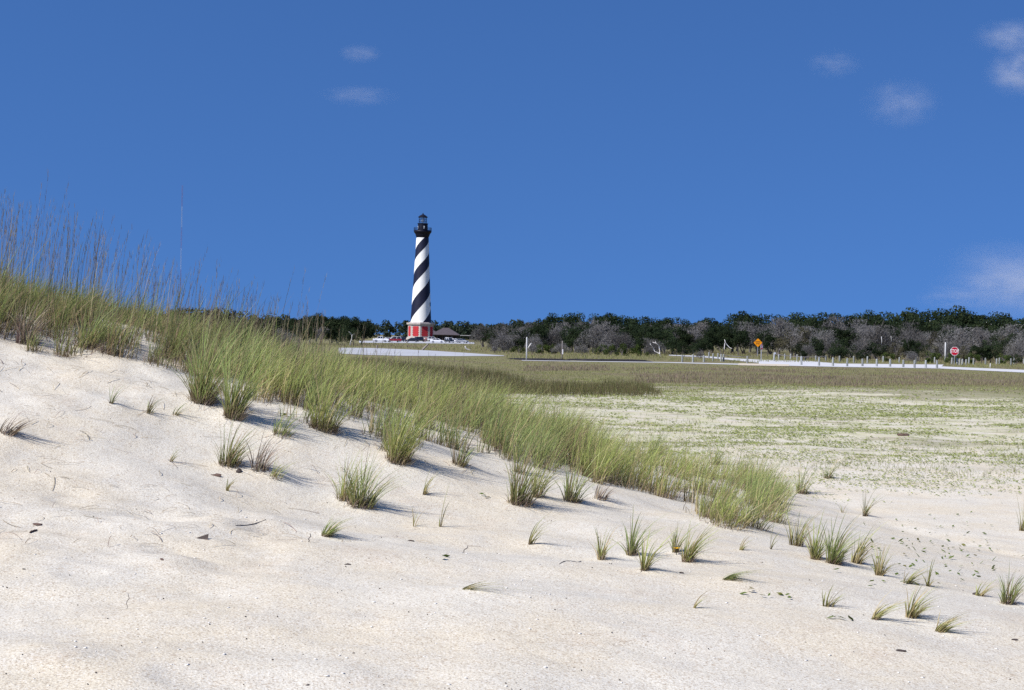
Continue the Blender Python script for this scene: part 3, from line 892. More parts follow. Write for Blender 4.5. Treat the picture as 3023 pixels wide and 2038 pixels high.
for nm, q, mm, lb in (('roadside_grass', ~br, M['turf'], 'olive grass between the road and the thicket'), ('roadside_grass', br, M['heath'], 'brown grass patches between the road and the thicket')):
    n_ = int(q.sum())
    tag(blade_obj(nm, [blades(B[q], rng.uniform(.12, .42, n_), rng.uniform(.03, .06, n_) * np.clip(Y[q] / 200, .8, 2), rng.uniform(0, 2 * PI, n_), rng.uniform(.05, .4, n_), np.full(n_, .05), rng.uniform(0, 1, n_), 2)], mm), lb, 'roadside grass', kind='stuff')

# small round leaves on the right-hand sand
N = 170
q = []
for _ in range(N):
    x = rng.normal(2110, 110); y = rng.normal(1262, 48)
    if not (1890 < x < 2400 and 1165 < y < 1345): x, y = rng.uniform(1950, 2330), rng.uniform(1180, 1330)
    q.append(hitd(x, y))
for x, y in ((1690, 1352), (1705, 1345), (1738, 1357), (1770, 1356), (1790, 1362), (1895, 1406), (1905, 1410), (1930, 1412), (1095, 1128), (1105, 1135), (1008, 1270), (645, 945), (655, 948), (1350, 1108)):
    for _ in range(2): q.append(hitd(x + rng.normal(0, 4), y + rng.normal(0, 2)))
q = np.array([tuple(v) for v in q]); N = len(q)
V, Fc, pk = leaf_cards(q[:, 0], q[:, 1], q[:, 2] + rng.uniform(.012, .03, N), rng.uniform(.014, .034, N), .4, rng.uniform(0, 1, N))
tag(link('round_leaf_cover', np_mesh('round_leaf_cover', V, Fc, False, {'pick': pk}), M['penny']), 'scattered small round green leaves on the right sand', 'ground cover', kind='stuff')

# shell bits and dark grains on the near sand
def chips(name, N, y0, y1, smin, smax, m, label, cat, flat=.25):
    Y = 1 / (1 / y0 + rng.uniform(0, 1, N) * (1 / y1 - 1 / y0)); X = Y * rng.uniform(-.42, .42, N)
    Z = height(X, Y)
    s = smin + (smax - smin) * rng.uniform(0, 1, N) ** 5
    dirs = np.array([(1, 0, 0), (.3, .8, 0), (-.8, .5, 0), (-.6, -.7, 0), (.5, -.8, 0), (0, 0, 1), (0, 0, -1)], float)
    a = rng.uniform(0, 2 * PI, N)
    P = dirs[None] * s[:, None, None] * rng.uniform(.7, 1.2, (N, 7, 1)); P[:, :, 2] *= flat; P[:, :, 1] *= .75
    R = np.stack([np.cos(a)[:, None] * P[:, :, 0] - np.sin(a)[:, None] * P[:, :, 1], np.sin(a)[:, None] * P[:, :, 0] + np.cos(a)[:, None] * P[:, :, 1], P[:, :, 2]], -1)
    R += np.stack([X, Y, Z + s * flat * .6], 1)[:, None, :]
    tri = np.array([(i, (i + 1) % 5, 5) for i in range(5)] + [((i + 1) % 5, i, 6) for i in range(5)])
    Fc = (tri[None] + (np.arange(N) * 7)[:, None, None]).reshape(-1, 3)
    return tag(link(name, np_mesh(name, R.reshape(-1, 3), Fc), m), label, cat, kind='stuff')


chips('shell_fragments', 2600, 4.5, 16, .0022, .016, M['shell'], 'white shell bits strewn over the near sand', 'shell fragments')
chips('dark_grit', 1500, 4.5, 20, .0018, .008, M['pebble'], 'dark grit specks strewn over the near sand', 'grit', .6)


def lump(name, x, y, size, m, label, cat, sq=(1, 1, .6), rot=0.0, lift=.3):
    p = hitd(x, y)
    bm = bmesh.new(); bmesh.ops.create_icosphere(bm, subdivisions=2, radius=1)
    rr = random.Random(int(x * 7 + y))
    for v in bm.verts:
        k = 1 + .35 * float(vnoise(np.array([v.co.x * 1.3 + x]), np.array([v.co.y * 1.3 + v.co.z * 2 + y]), 5)[0])
        v.co = Vector((v.co.x * sq[0], v.co.y * sq[1], v.co.z * sq[2])) * size * k
    me = bpy.data.meshes.new(name); bm.to_mesh(me); bm.free()
    o = link(name, me, m); o.location = p + Vector((0, 0, size * sq[2] * lift)); o.rotation_euler = (0, 0, rot)
    return tag(o, label, cat)


lump('pebble', 543, 1074, .030, M['pebble'], 'dark blue black pebble at the foot of the left tuft', 'pebble', (1, 1, .9))
lump('pebble', 699, 1559, .012, M['pebble'], 'dark pebble nearest the bottom edge of the view', 'pebble')
lump('pebble', 803, 1486, .009, M['pebble'], 'tiny dark pebble on lower left sand above the bottom one', 'pebble')
lump('pebble', 600, 1477, .008, M['pebble'], 'tiny brown pebble left of the other lower pebbles', 'pebble')
lump('pebble', 2044, 1481, .022, M['pebble'], 'wide dark pebble on the near right sand', 'pebble', (1.4, .8, .5))
lump('pebble', 2305, 1455, .016, M['pebble'], 'flat dark pebble close to the right edge', 'pebble', (1.5, .8, .5))
lump('pebble', 2217, 1352, .022, M['pebble'], 'dark pebble at the foot of the thin right tuft', 'pebble', (1.4, .9, .7))
lump('pebble', 55, 1294, .010, M['pebble'], 'small dark pebble on the left sand slope', 'pebble')
lump('pebble', 933, 1230, .018, M['pebble'], 'reddish brown lump on the mid sand below the sprigs', 'pebble', (1.3, .8, .5))
lump('pebble', 1548, 1303, .016, M['pebble'], 'round brown lump under the leafy tuft', 'pebble')
lump('pebble', 790, 1283, .014, M['pebble'], 'flat dark sliver on sand below the windblown tuft', 'pebble', (1.6, .6, .4), .4)
lump('pebble', 2053, 990, .10, M['barkbit'], 'reddish brown heap on the flat among creeping plants', 'debris heap', (1.6, 1, .5))
lump('driftwood_piece', 492, 1082, .035, M['barkbit'], 'curled reddish brown bark chip beside the pale sprig', 'bark chip', (1.5, .5, .45), -.3)
lump('bark_piece', 367, 1272, .020, M['barkbit'], 'thin dark curved bark sliver on the left sand', 'bark piece', (.5, 1.4, .4), .5)
lump('bark_piece', 85, 1193, .024, M['barkbit'], 'small dark bark flake at the left of the sand', 'bark piece', (1.5, .7, .4), -.3)


def stick(x0, y0, x1, y1, r, m, label, name='driftwood_stick', upright=False):
    a = hitd(x0, y0); n = 6
    b = at_depth(x1 * KD, y1 * KD, a.y - .03) if upright else hitd(x1, y1)
    pts = []
    for i in range(n + 1):
        q = a.lerp(b, i / n)
        if upright: q.x += .006 * math.sin(i * 1.9)
        else:
            q.z = zat(q.x, q.y) + r * .8 + .002 * math.sin(i * 2.1); q.y += .006 * math.sin(i * 1.7)
        pts.append(q)
    return tag(MB().tube(pts, [r * (.5 + .6 * math.sin(PI * (i + .8) / (n + 1.6))) for i in range(n + 1)], 6).build(name, m, smooth=True), label, 'stick')


stick(535, 1195, 604, 1182, .003, M['drift'], 'thin grey stick lying on the left centre sand')
stick(1270, 1283, 1320, 1276, .003, M['drift'], 'thin grey stick lying on sand left of the tuft line')
stick(68, 1213, 84, 1206, .007, M['barkbit'], 'stubby brown stick on the far left sand')
stick(1050, 1256, 1064, 1240, .0035, M['drift'], 'short dark stick standing askew on the centre sand', upright=True)
stick(700, 1232, 706, 1212, .0035, M['drift'], 'small upright twig just left of the short windblown tuft', upright=True)
stick(287, 1385, 293, 1347, .0018, M['drift'], 'thin upright dry stem on the lower left sand', upright=True)
p = hitd(460, 1225)
mb = MB(); mb.add([(-.04, 0, .005), (.035, .015, .03), (.035, -.015, -.005), (-.038, .004, .009), (.036, .02, .034), (.039, -.011, .002)], [(0, 1, 2), (5, 4, 3), (0, 3, 4, 1), (1, 4, 5, 2), (2, 5, 3, 0)])
o = mb.build('bark_piece', M['pebble']); o.location = p; tag(o, 'triangular dark bark shard sticking up from the left sand', 'bark piece')
# yellow flower
p = hitd(1536, 1262)
fl = empty('yellow_flower', p); tag(fl, 'small yellow flower at the foot of a slim tuft', 'flower')
MB().tube([(0, 0, -.01), (.004, 0, .05)], .003, 6).build('stem', M['bush'], fl)
mb = MB()
for i in range(9):
    a = i * 2 * PI / 9
    c, s = math.cos(a), math.sin(a); u = Vector((c, s * .6, .3)); w = Vector((-s, c, 0)) * .009
    b0 = Vector((.004, 0, .05)); mb.add([b0, b0 + u * .02 + w, b0 + u * .036, b0 + u * .02 - w], [(0, 1, 2, 3)])
mb.build('petals', M['petal'], fl)

# ------------------------------------------------------------------ trees and shrubs (unit height, scaled)
def cards(P, Nrm, size, aspect, pick):
    N = len(P)
    r = rng.normal(0, 1, (N, 3)); u = np.cross(Nrm, r); u /= np.linalg.norm(u, axis=1)[:, None] + 1e-9
    v = np.cross(Nrm, u); v /= np.linalg.norm(v, axis=1)[:, None] + 1e-9
    u = u * size[:, None]; v = v * (size * aspect)[:, None]
    V = np.stack([P - u, P - v * .8 + u * .2, P + u, P + v + u * .15], 1).reshape(-1, 3)
    return V, np.arange(4 * N).reshape(N, 4), np.repeat(pick, 4)


def crown_mesh(name, nblob, ncard, wide, lo, size, flat=.7, seed=0):
    r = np.random.default_rng(seed)
    P, Nn, Pk = [], [], []
    for b in range(nblob):
        a = r.uniform(0, 2 * PI); rr = wide * .5 * math.sqrt(r.uniform(0, 1)) * .85
        zc = lo + (1 - lo) * r.uniform(.15, .88) * (1 - .45 * (rr / (wide * .5)) ** 2)
        br = r.uniform(.12, .22) * (.6 + wide * .4)
        top = min(1.0 - zc, br * flat)
        n = ncard // nblob
        d = r.normal(0, 1, (n, 3)); d /= np.linalg.norm(d, axis=1)[:, None]
        rad = br * (r.uniform(.25, 1.06, n) ** .45)
        p = d * rad[:, None] * np.array([1, 1, flat]) + np.array([math.cos(a) * rr, math.sin(a) * rr, zc])
        P.append(p); nn = d + r.normal(0, .55, (n, 3)); Nn.append(nn / np.linalg.norm(nn, axis=1)[:, None])
        Pk.append(np.clip(r.uniform(0, 1, n) * .7 + r.uniform(0, .3), 0, 1))
    P = np.concatenate(P); Nn = np.concatenate(Nn); Pk = np.concatenate(Pk)
    P[:, 2] = np.maximum(P[:, 2], .02)
    P[:, 2] *= 1.0 / max(P[:, 2].max(), .01)
    sz = size * r.uniform(.6, 1.3, len(P))
    V, Fc, pk = cards(P, Nn, sz, .6, Pk)
    return np_mesh(name, V, Fc, False, {'pick': pk})


def limbs(mb, r, base, direction, length, rad, depth, ends):
    d = direction.normalized(); pts = [base]; n = 4
    for i in range(n):
        d = (d + Vector((r.uniform(-.22, .22), r.uniform(-.22, .22), r.uniform(-.05, .15)))).normalized()
        pts.append(pts[-1] + d * length / n)
    mb.tube(pts, [rad * (1 - .55 * i / n) for i in range(n + 1)], 5, cap=False)
    ends.append(pts[-1])
    if depth > 0:
        for _ in range(3):
            k = r.randint(2, n)
            nd = (d + Vector((r.uniform(-.9, .9), r.uniform(-.9, .9), r.uniform(-.1, .7)))).normalized()
            limbs(mb, r, pts[k], nd, length * r.uniform(.55, .8), rad * .5, depth - 1, ends)


def trunk_mesh(name, seed, h=.6, rad=.022, depth=2, stems=1, lean=.15):
    r = random.Random(seed); mb = MB(); ends = []
    for s in range(stems):
        a = r.uniform(0, 2 * PI); b = Vector((math.cos(a), math.sin(a), 0)) * (.05 if stems > 1 else 0)
        limbs(mb, r, b - Vector((0, 0, .02)), Vector((r.uniform(-1, 1) * lean, r.uniform(-1, 1) * lean, 1)), h * r.uniform(.5, .7), rad, depth, ends)
    me = bpy.data.meshes.new(name); me.from_pydata([tuple(v) for v in mb.v], [], mb.f)
    return me, ends


def twig_mesh(name, ends, wide, n, seed):
    """bare grey twigs: thin slivers spraying from the limb ends and through the crown"""
    r = np.random.default_rng(seed)
    E = np.array([tuple(e) for e in ends])
    k = r.integers(0, len(E), n)
    c = E[k] * np.array([1, 1, .9]) + r.normal(0, .07, (n, 3)) * np.array([wide, wide, 1])
    extra = r.uniform(0, 1, n) < .55
    th = r.uniform(0, 2 * PI, n); rr = np.sqrt(r.uniform(0, 1, n)) * wide * .5
    dome = np.sqrt(np.clip(1 - (rr / (wide * .5)) ** 2 * .8, 0, 1))
    zz = dome * r.uniform(.1, 1.0, n) ** .5 * (.9 + .08 * np.sin(th * 3 + seed))
    c[extra] = np.stack([np.cos(th) * rr, np.sin(th) * rr, zz], 1)[extra]
    c[:, 2] = np.clip(c[:, 2], .03, 1)
    d = np.stack([c[:, 0] * 1.2, c[:, 1] * 1.2, np.full(n, .35)], 1) + r.normal(0, .35, (n, 3))
    d /= np.linalg.norm(d, axis=1)[:, None]
    L = r.uniform(.05, .14, n)[:, None]; s = np.cross(d, r.normal(0, 1, (n, 3))); s /= np.linalg.norm(s, axis=1)[:, None]
    w = r.uniform(.0035, .008, n)[:, None]
    V = np.stack([c - d * L * .5 - s * w, c - d * L * .5 + s * w, c + d * L * .5], 1).reshape(-1, 3)
    return np_mesh(name, V, np.arange(3 * n).reshape(n, 3), False, {'pick': np.repeat(r.uniform(0, 1, n), 3)})


PROTO = {'oak': [], 'bush': [], 'grey': [], 'olive': []}


def reg(kind, tr, cr, tm, cm):
    tr.materials.append(tm); cr.materials.append(cm); PROTO[kind].append((tr, cr))


for s in range(6):
    reg('oak', trunk_mesh('trunk', 100 + s, .55, .028, 2)[0], crown_mesh('crown', 20, 3400, [1.0, 1.25, .9, 1.4, 1.1, .8][s], [.25, .15, .3, .1, .2, .3][s], .026, .72, 200 + s), M['bark'], M['oak'])
for s in range(3):
    reg('bush', trunk_mesh('stems', 130 + s, .7, .03, 1, 3, .5)[0], crown_mesh('foliage', 12, 1500, [1.7, 2.1, 1.5][s], .0, .05, .8, 230 + s), M['bark'], M['bush'])
for s in range(5):
    tr, ends = trunk_mesh('branches', 150 + s, .85, .026, 2, 4, .55)
    reg('grey', tr, twig_mesh('twigs', ends, [1.3, 1.6, 1.2, 1.8, 1.4][s], 4200, 250 + s), M['bark'], M['twig'])
for s in range(3):
    tr, ends = trunk_mesh('branches', 170 + s, .85, .024, 2, 3, .5)
    reg('olive', tr, crown_mesh('foliage', 14, 1900, [1.6, 1.9, 1.4][s], .0, .03, .75, 270 + s), M['bark'], M['olive_leaf'])

NAMES = {'oak': ('evergreen_tree', 'tree'), 'bush': ('green_bush', 'bush'), 'grey': ('bare_shrub', 'shrub'), 'olive': ('olive_shrub', 'shrub')}
LOOK = {'oak': 'dark evergreen tree', 'bush': 'low bright green bush', 'grey': 'grey leafless shrub', 'olive': 'brown olive shrub'}


def zone(px):
    for lim, s in ((760, 'on the left hump'), (1110, 'left of the parked cars'), (1480, 'right of the lighthouse'), (1700, 'behind the two lone poles'),
                   (1925, 'left of the white dead branch'), (2130, 'right of the white dead branch'), (2330, 'around the orange sign'), (2560, 'behind the mid post rows'),
                   (2760, 'left of the tall pole'), (2890, 'behind the stop sign'), (9999, 'right of the stop sign')):
        if px < lim: return s


TREE_N = {}


def plant(kind, px, depth, h, wscale, row):
    if 2100 < px < 2335 and depth < 245: return None
    p = at_depth(px, horizon(px), depth)
    o = empty(NAMES[kind][0], (p.x, p.y, 0), random.uniform(0, 2 * PI))
    i = random.randrange(len(PROTO[kind]))
    o.scale = (h * wscale, h * wscale, h)
    key = f'{LOOK[kind]} {row} {zone(px)}'
    TREE_N.setdefault(key, []).append((px, o))
    o['category'] = NAMES[kind][1]
    for me, nm in zip(PROTO[kind][i], {'oak': ('trunk', 'crown'), 'bush': ('stems', 'foliage'), 'grey': ('branches', 'twigs'), 'olive': ('branches', 'foliage')}[kind]):
        c = bpy.data.objects.new(nm, me); COL.objects.link(c); c.parent = o
    return o


def top_h(px, py, depth): return CAM_H + (horizon(px) - py) * depth / F_PX


def rowof(x0, x1, step, d0, d1, prof, mix, row, jit=.12, wide=1.0, margin=True):
    xs_, ys_ = zip(*prof)
    x = x0
    while x < x1:
        d = random.uniform(d0, d1)
        py = np.interp(x, xs_, ys_)
        h = max(top_h(x, py, d) * random.uniform(1 - jit, 1 + jit * .4), .8)
        r = random.random(); acc = 0
        for kind, wgt in mix:
            acc += wgt
            if r <= acc: break
        plant(kind, x + random.uniform(-.3, .3) * step, d, h, wide * random.uniform(.85, 1.2), row)
        x += step * random.uniform(.7, 1.25)


SKY = [(1950, 938), (2000, 936), (2040, 930), (2120, 937), (2150, 927), (2240, 920), (2360, 921), (2450, 927), (2530, 914), (2640, 911), (2740, 907), (2768, 916), (2830, 903), (2900, 906), (2960, 918), (3023, 934), (3300, 930)]
# right: skyline, middle, front
rowof(2080, 3260, 42, 330, 380, SKY, [('oak', 1)], 'on the skyline', .10, 1.0)
rowof(2000, 3260, 50, 300, 325, [(a, b + 16) for a, b in SKY], [('oak', 1)], 'on the skyline', .08, 1.0)
rowof(2060, 3260, 36, 262, 290, [(2060, 955), (2200, 946), (2500, 944), (2800, 950), (3023, 955), (3300, 955)], [('grey', .52), ('oak', .48)], 'in the upper thicket', .22, .75)
rowof(2020, 3260, 36, 232, 256, [(2020, 985), (2200, 972), (2500, 968), (2800, 972), (3023, 976), (3300, 976)], [('grey', .28), ('oak', .60), ('olive', .12)], 'in mid thicket', .2, .85)
rowof(1990, 3260, 34, 206, 224, [(1990, 1000), (2200, 998), (2500, 1000), (2800, 1005), (3023, 1003), (3300, 1003)], [('grey', .13), ('oak', .67), ('olive', .2)], 'in the lower thicket', .25, .85)
rowof(2080, 3260, 60, 190, 202, [(2080, 1035), (2300, 1032), (2500, 1030), (2800, 1040), (3300, 1042)], [('bush', .5), ('grey', .12), ('oak', .38)], 'at the foot of the thicket', .2, 1.0)
# centre thicket
CSKY = [(1560, 955), (1600, 938), (1640, 926), (1700, 922), (1760, 924), (1830, 926), (1900, 931), (1960, 934), (2030, 930)]
rowof(1615, 2040, 34, 272, 300, CSKY, [('oak', 1)], 'on the skyline', .06, 1.0)
rowof(1630, 2040, 34, 245, 268, [(a, b + 24) for a, b in CSKY], [('oak', .75), ('grey', .25)], 'in the upper thicket', .1, 1.0)
rowof(1465, 1640, 26, 245, 275, [(1455, 975), (1500, 958), (1560, 948), (1640, 945)], [('grey', .7), ('oak', .3)], 'in the thicket', .08, 1.1)
rowof(1470, 1960, 24, 222, 242, [(1470, 985), (1540, 968), (1700, 958), (1850, 975), (1900, 985), (1960, 1000)], [('grey', .55), ('oak', .45)], 'in the thicket', .3, .8)
rowof(1460, 1940, 44, 204, 216, [(1460, 1018), (1600, 1015), (1800, 1012), (1940, 1020)], [('grey', .45), ('bush', .55)], 'at the foot of the thicket', .2, 1.0)
rowof(1880, 2020, 26, 236, 255, [(1880, 960), (2020, 968)], [('oak', 1)], 'in the thicket', .1, 1.0)
# left of the lighthouse
rowof(770, 1080, 32, 300, 340, [(770, 938), (800, 934), (880, 936), (950, 926), (980, 930), (1030, 929), (1070, 940), (1135, 944)], [('oak', 1)], 'on the skyline', .06, 1.0)
rowof(760, 1075, 32, 276, 296, [(760, 955), (900, 965), (1000, 962), (1120, 975)], [('oak', .85), ('grey', .15)], 'in the thicket', .12, 1.0)
rowof(1425, 1490, 30, 300, 330, [(1360, 962), (1420, 950), (1480, 955)], [('grey', .5), ('oak', .5)], 'in the thicket', .12, 1.0)
rowof(500, 790, 26, 150, 175, [(500, 915), (560, 906), (620, 904), (680, 912), (740, 924), (790, 950)], [('olive', 1)], 'standing', .03, 1.1)
rowof(700, 850, 30, 150, 190, [(700, 945), (850, 975)], [('grey', .6), ('olive', .4)], 'standing', .1, 1.0)

ORD = ['first', 'second', 'third', 'fourth', 'fifth', 'sixth', 'seventh', 'eighth', 'ninth', 'tenth', 'eleventh', 'twelfth', 'thirteenth', 'fourteenth', 'fifteenth', 'sixteenth', 'seventeenth', 'eighteenth']
for key, lst in TREE_N.items():
    for px, o in lst:
        o['label'] = key
        if len(lst) > 1: o['group'] = key.replace('tree', 'trees').replace('bush', 'bushes').replace('shrub', 'shrubs')

# far wood, one mass behind everything
P, Nn, Pk = [], [], []
for _ in range(1300):
    d = rng.uniform(640, 1000); x = d * rng.uniform(-.55, .55)
    h = rng.uniform(8.5, 12.0) * (1 + .10 * float(vnoise(x / 60, d / 60, 77))); w = rng.uniform(3.5, 6)
    if abs(x - (1240 - 1511.5) / F_PX * 692) < 45 and d < 790: continue
    n = 260
    dd = rng.normal(0, 1, (n, 3)); dd /= np.linalg.norm(dd, axis=1)[:, None]
    bl = rng.integers(0, 4, n); off = np.array([(0, 0, .78), (.5, .2, .55), (-.5, -.1, .5), (.1, -.4, .22)])
    p = dd * np.array([w * .55, w * .55, h * .22]) * rng.uniform(.5, 1.02, n)[:, None] + off[bl] * np.array([w, w, h]) + np.array([x, d, 0])
    P.append(p); Nn.append(dd); Pk.append(rng.uniform(0, 1, n))
P = np.concatenate(P); Nn = np.concatenate(Nn) + rng.normal(0, .4, P.shape); Nn /= np.linalg.norm(Nn, axis=1)[:, None]
V, Fc, pk = cards(P, Nn, rng.uniform(.45, .9, len(P)), .7, np.concatenate(Pk))
tag(link('far_forest', np_mesh('far_forest', V, Fc, False, {'pick': pk}), M['pine']), 'far evergreen wood along the horizon behind the lighthouse', 'forest', kind='stuff')


def snag(name, pts_list, depth, rads, m, label, cat='dead tree', wob=0.0):
    """dead bleached stems: polylines in photo pixels standing at one depth"""
    base = ground(*pts_list[0][0]) if depth is None else None
    Y = base.y if base is not None else depth
    mb = MB()
    for pl, (r0, r1) in zip(pts_list, rads):
        n = len(pl); pts = []
        for i, q in enumerate(pl):
            w = at_depth(q[0], q[1], Y + (wob * math.sin(i * 2.3)))
            if pl is pts_list[0] and i == 0: w.z -= .1
            pts.append(w)
        mb.tube(pts, [r0 + (r1 - r0) * i / max(n - 1, 1) for i in range(n)], 7)
    return tag(mb.build(name, m, smooth=True), label, cat)


snag('dead_tree', [[(1950.3, 1054.6), (1949, 1049), (1947, 1044)], [(1947, 1044.5), (1940, 1041.5), (1932.7, 1037.8), (1930, 1030.5), (1925.4, 1023), (1921, 1019), (1919.5, 1014)], [(1947, 1045), (1948, 1039), (1946.9, 1031.4), (1946, 1025), (1944.7, 1020), (1937, 1014), (1926.7, 1010.7)], [(1936.5, 1014), (1934.8, 1008)]],
     None, [(.09, .075), (.07, .03), (.075, .03), (.03, .02)], M['snag'], 'white forked dead branch at the thicket edge', wob=.5)
snag('dead_tree', [[(1033, 1021), (1035, 1010), (1038.5, 1000), (1039, 992), (1035, 984), (1030, 980)], [(1038.8, 993), (1043, 986)]], None, [(.12, .05), (.05, .03)], M['snag'], 'white crooked dead trunk left of the parking area', wob=.4)
snag('dead_tree', [[(2138, 1003 + 26), (2139, 1020), (2141, 1010), (2145, 1022 - 6)], [(2141, 1010), (2139, 1003)], [(2145, 1017), (2153, 1026), (2160, 1029)]], 198, [(.06, .05), (.05, .03), (.05, .03)], M['snag'], 'bleached dead limb against dark shrubs left of the orange sign', wob=.3)
snag('dead_tree', [[(2603, 1013), (2603, 1004), (2602, 994), (2603, 995)]], 203, [(.05, .03)], M['pole'], 'left one of two short white stems in the thicket')
snag('dead_tree', [[(2632, 1007), (2631, 997), (2630, 993)]], 203, [(.045, .03)], M['pole'], 'right one of two short white stems in the thicket')
for i, (x, y0, y1, lb) in enumerate(((2794, 958, 940, 'pale forked trunk under the skyline trees, left of the tall pole'), (2853, 950, 938, 'thin pale trunk showing among skyline trees above the stop sign'), (2886, 957, 947, 'short pale stub among skyline trees right of the stop sign'),
                                     (2927, 964, 950, 'bright short white trunk under skyline trees at right'), (2914, 962, 943, 'tall leaning grey trunk through the skyline trees at right'), (2950, 964, 951, 'rightmost bright short white trunk under skyline trees'), (2747, 957, 939, 'pale leaning trunk under the skyline trees near the dark oak'))):
    snag('dead_tree', [[(x + 1.5, horizon(x) + 31), (x, y0), (x - 1, y0 - 5), (x - 2, max(y1, y0 - 11))]], 312, [(.10, .05)], M['pole'], lb)
snag('driftwood_log', [[(1246, 1034.5), (1252, 1028.5), (1258, 1022.5), (1264.5, 1016)]], None, [(.19, .12)], M['drift'], 'dark driftwood log leaning up beside the parking area', 'driftwood')
snag('driftwood_log', [[(1391.6, 1034.8), (1384, 1033.5), (1377.5, 1031), (1374.5, 1027), (1373.5, 1022)]], None, [(.16, .14)], M['snag'], 'pale bent driftwood log lying right of the parked cars', 'driftwood')
snag('tree_stump', [[(1459, 1036), (1458, 1028), (1457, 1021)], [(1461, 1036), (1462.5, 1026)]], None, [(.25, .14), (.15, .08)], M['pole'], 'grey broken stump at the end of the parking area', 'stump')
snag('driftwood_branch', [[(1560, 1025), (1564, 1020), (1569, 1013)]], 200, [(.09, .05)], M['snag'], 'white slanting dead branch just right of the grey pole', 'driftwood')


# ------------------------------------------------------------------ posts, poles, ropes
def post_mesh(seed):
    r = random.Random(seed)
    mb = MB(); prof = [(.115, -.25), (.118, .0), (.112, .5), (.108, .86), (.095, .935), (.05, .965)]
    mb.lathe([(a * r.uniform(.95, 1.05), z) for a, z in prof], 12)
    for i in range(len(mb.v)):
        x, y, z = mb.v[i]; mb.v[i] = (x + r.uniform(-.006, .006) + z * r.uniform(-.004, .004), y + r.uniform(-.006, .006), z)
    me = bpy.data.meshes.new('wooden_post'); me.from_pydata(mb.v, [], mb.f)
    me.polygons.foreach_set('use_smooth', np.ones(len(me.polygons), bool)); me.materials.append(M['post'])
    return me


POSTS = [post_mesh(i) for i in range(4)]
NEAR = [(2205.6, 1074.3, 23), (2365.4, 1078.8, 27), (2417.6, 1080.8, 26), (2458.8, 1081.8, 26), (2500.6, 1082.9, 25), (2545.9, 1082.1, 23), (2587.9, 1082.9, 23), (2627.6, 1083.7, 24), (2666.4, 1085, 23), (2699.7, 1087.2, 24), (2732.6, 1087.6, 24), (2765.9, 1087.9, 24)]
FAR = [(2284.7, 1066.8, 26), (2298.7, 1062.5, 17), (2316.4, 1062.8, 18), (2334, 1062.8, 18), (2353.4, 1063.3, 17), (2378.4, 1064.1, 16), (2408.3, 1067.4, 17), (2437.7, 1066.6, 16), (2478, 1069.8, 19), (2520.2, 1071.5, 20), (2560.6, 1072.3, 20), (2607.2, 1069.8, 18), (2654.7, 1071.6, 17), (2704, 1072, 18), (2758.6, 1073.4, 19)]
LEFT = [(2013.7, 1070.2, 22), (2045.3, 1070.2, 23), (2077.7, 1069.5, 20), (2092.5, 1057.8, 18), (2104.5, 1067.5, 24), (2119.2, 1060, 17), (2128.9, 1067.5, 22), (2135.7, 1067.5, 22)]
RIGHT = [(2810, 1076.3, 20), (2825.3, 1077.2, 19), (2832.6, 1078, 19), (2840.6, 1078, 18), (2851.6, 1077.2, 16), (2860.3, 1075.4, 20), (2873.5, 1077.2, 19), (2909, 1077.2, 20), (2941.7, 1075.8, 17), (2950.4, 1075.4, 19), (2984.7, 1078.6, 20), (2993, 1075.4, 19), (3022, 1076.3, 17)]
PPOS = {}


def posts(lst, text, group):
    for i, (x, yb, hp) in enumerate(lst):
        p = ground(x, yb); o = bpy.data.objects.new('wooden_post', POSTS[(i * 3) % 4]); COL.objects.link(o)
        hh = hp * p.y / F_PX
        o.location = p; o.scale = (1, 1, hh / .965); o.rotation_euler = (random.uniform(-.02, .02), random.uniform(-.03, .03), random.uniform(0, 6))
        tag(o, f'round grey wooden post, {ORD[i]} from the left {text}', 'post', group)
        PPOS[round(x)] = p + Vector((0, 0, hh))


posts(NEAR, 'in the near roadside row', 'near row of wooden posts')
posts(FAR, 'in the row before the thicket', 'far row of wooden posts')
posts(LEFT, 'in the cluster left of the orange sign', 'left cluster of wooden posts')
posts(RIGHT, 'in the stop sign cluster', 'right cluster of wooden posts')
for x, yb, hp, lb in ((1201, 1014, 7, 'short dark post before the dark parked car'), (1113.5, 1028, 9, 'short dark post at the back edge of the parking area')):
    p = ground(x, yb); o = bpy.data.objects.new('dark_post', POSTS[0].copy()); COL.objects.link(o)
    o.data.materials.clear(); o.data.materials.append(M['drift']); o.location = p; o.scale = (1.6, 1.6, hp * p.y / F_PX); tag(o, lb, 'post')
p = ground(2923.2, 1085.5)
tag(MB().lathe([(.05, -.1), (.05, .42), (.035, .49)], 10).build('white_marker', M['white_sign']), 'short thin white marker standing in grass right of the stop sign', 'marker').location = p
p = ground(2790, 1071.4)
tag(MB().lathe([(.11, -.2), (.105, 1.6), (.095, 2.92), (.06, 2.96)], 10).build('wooden_pole', M['pole'], smooth=True), 'tall pale wooden pole left of the stop sign', 'pole').location = p
p = ground(1554, 1064)
tag(MB().lathe([(.075, -.2), (.07, 1.3), (.065, 2.4), (.04, 2.44)], 10).build('wooden_pole', M['pole'], smooth=True), 'lone grey pole left of the white marker pole', 'pole').location = p
p = ground(1659, 1064)
o = empty('marker_pole', p); tag(o, 'brown grey pole bearing a narrow white panel', 'pole')
MB().lathe([(.06, -.2), (.055, 1.2), (.05, 2.05), (.03, 2.08)], 10).build('pole', M['drift'], o, True)
MB().box((.06, -.07, .92), (.11, .03, .54)).build('panel', M['white_sign'], o, bevel=.01)


def rope(a, b, sag, r, m, label, name='rope'):
    pts = [a.lerp(b, i / 12) - Vector((0, 0, sag * (1 - (2 * i / 12 - 1) ** 2))) for i in range(13)]
    return tag(MB().tube(pts, r, 6).build(name, m, smooth=True), label, 'rope')


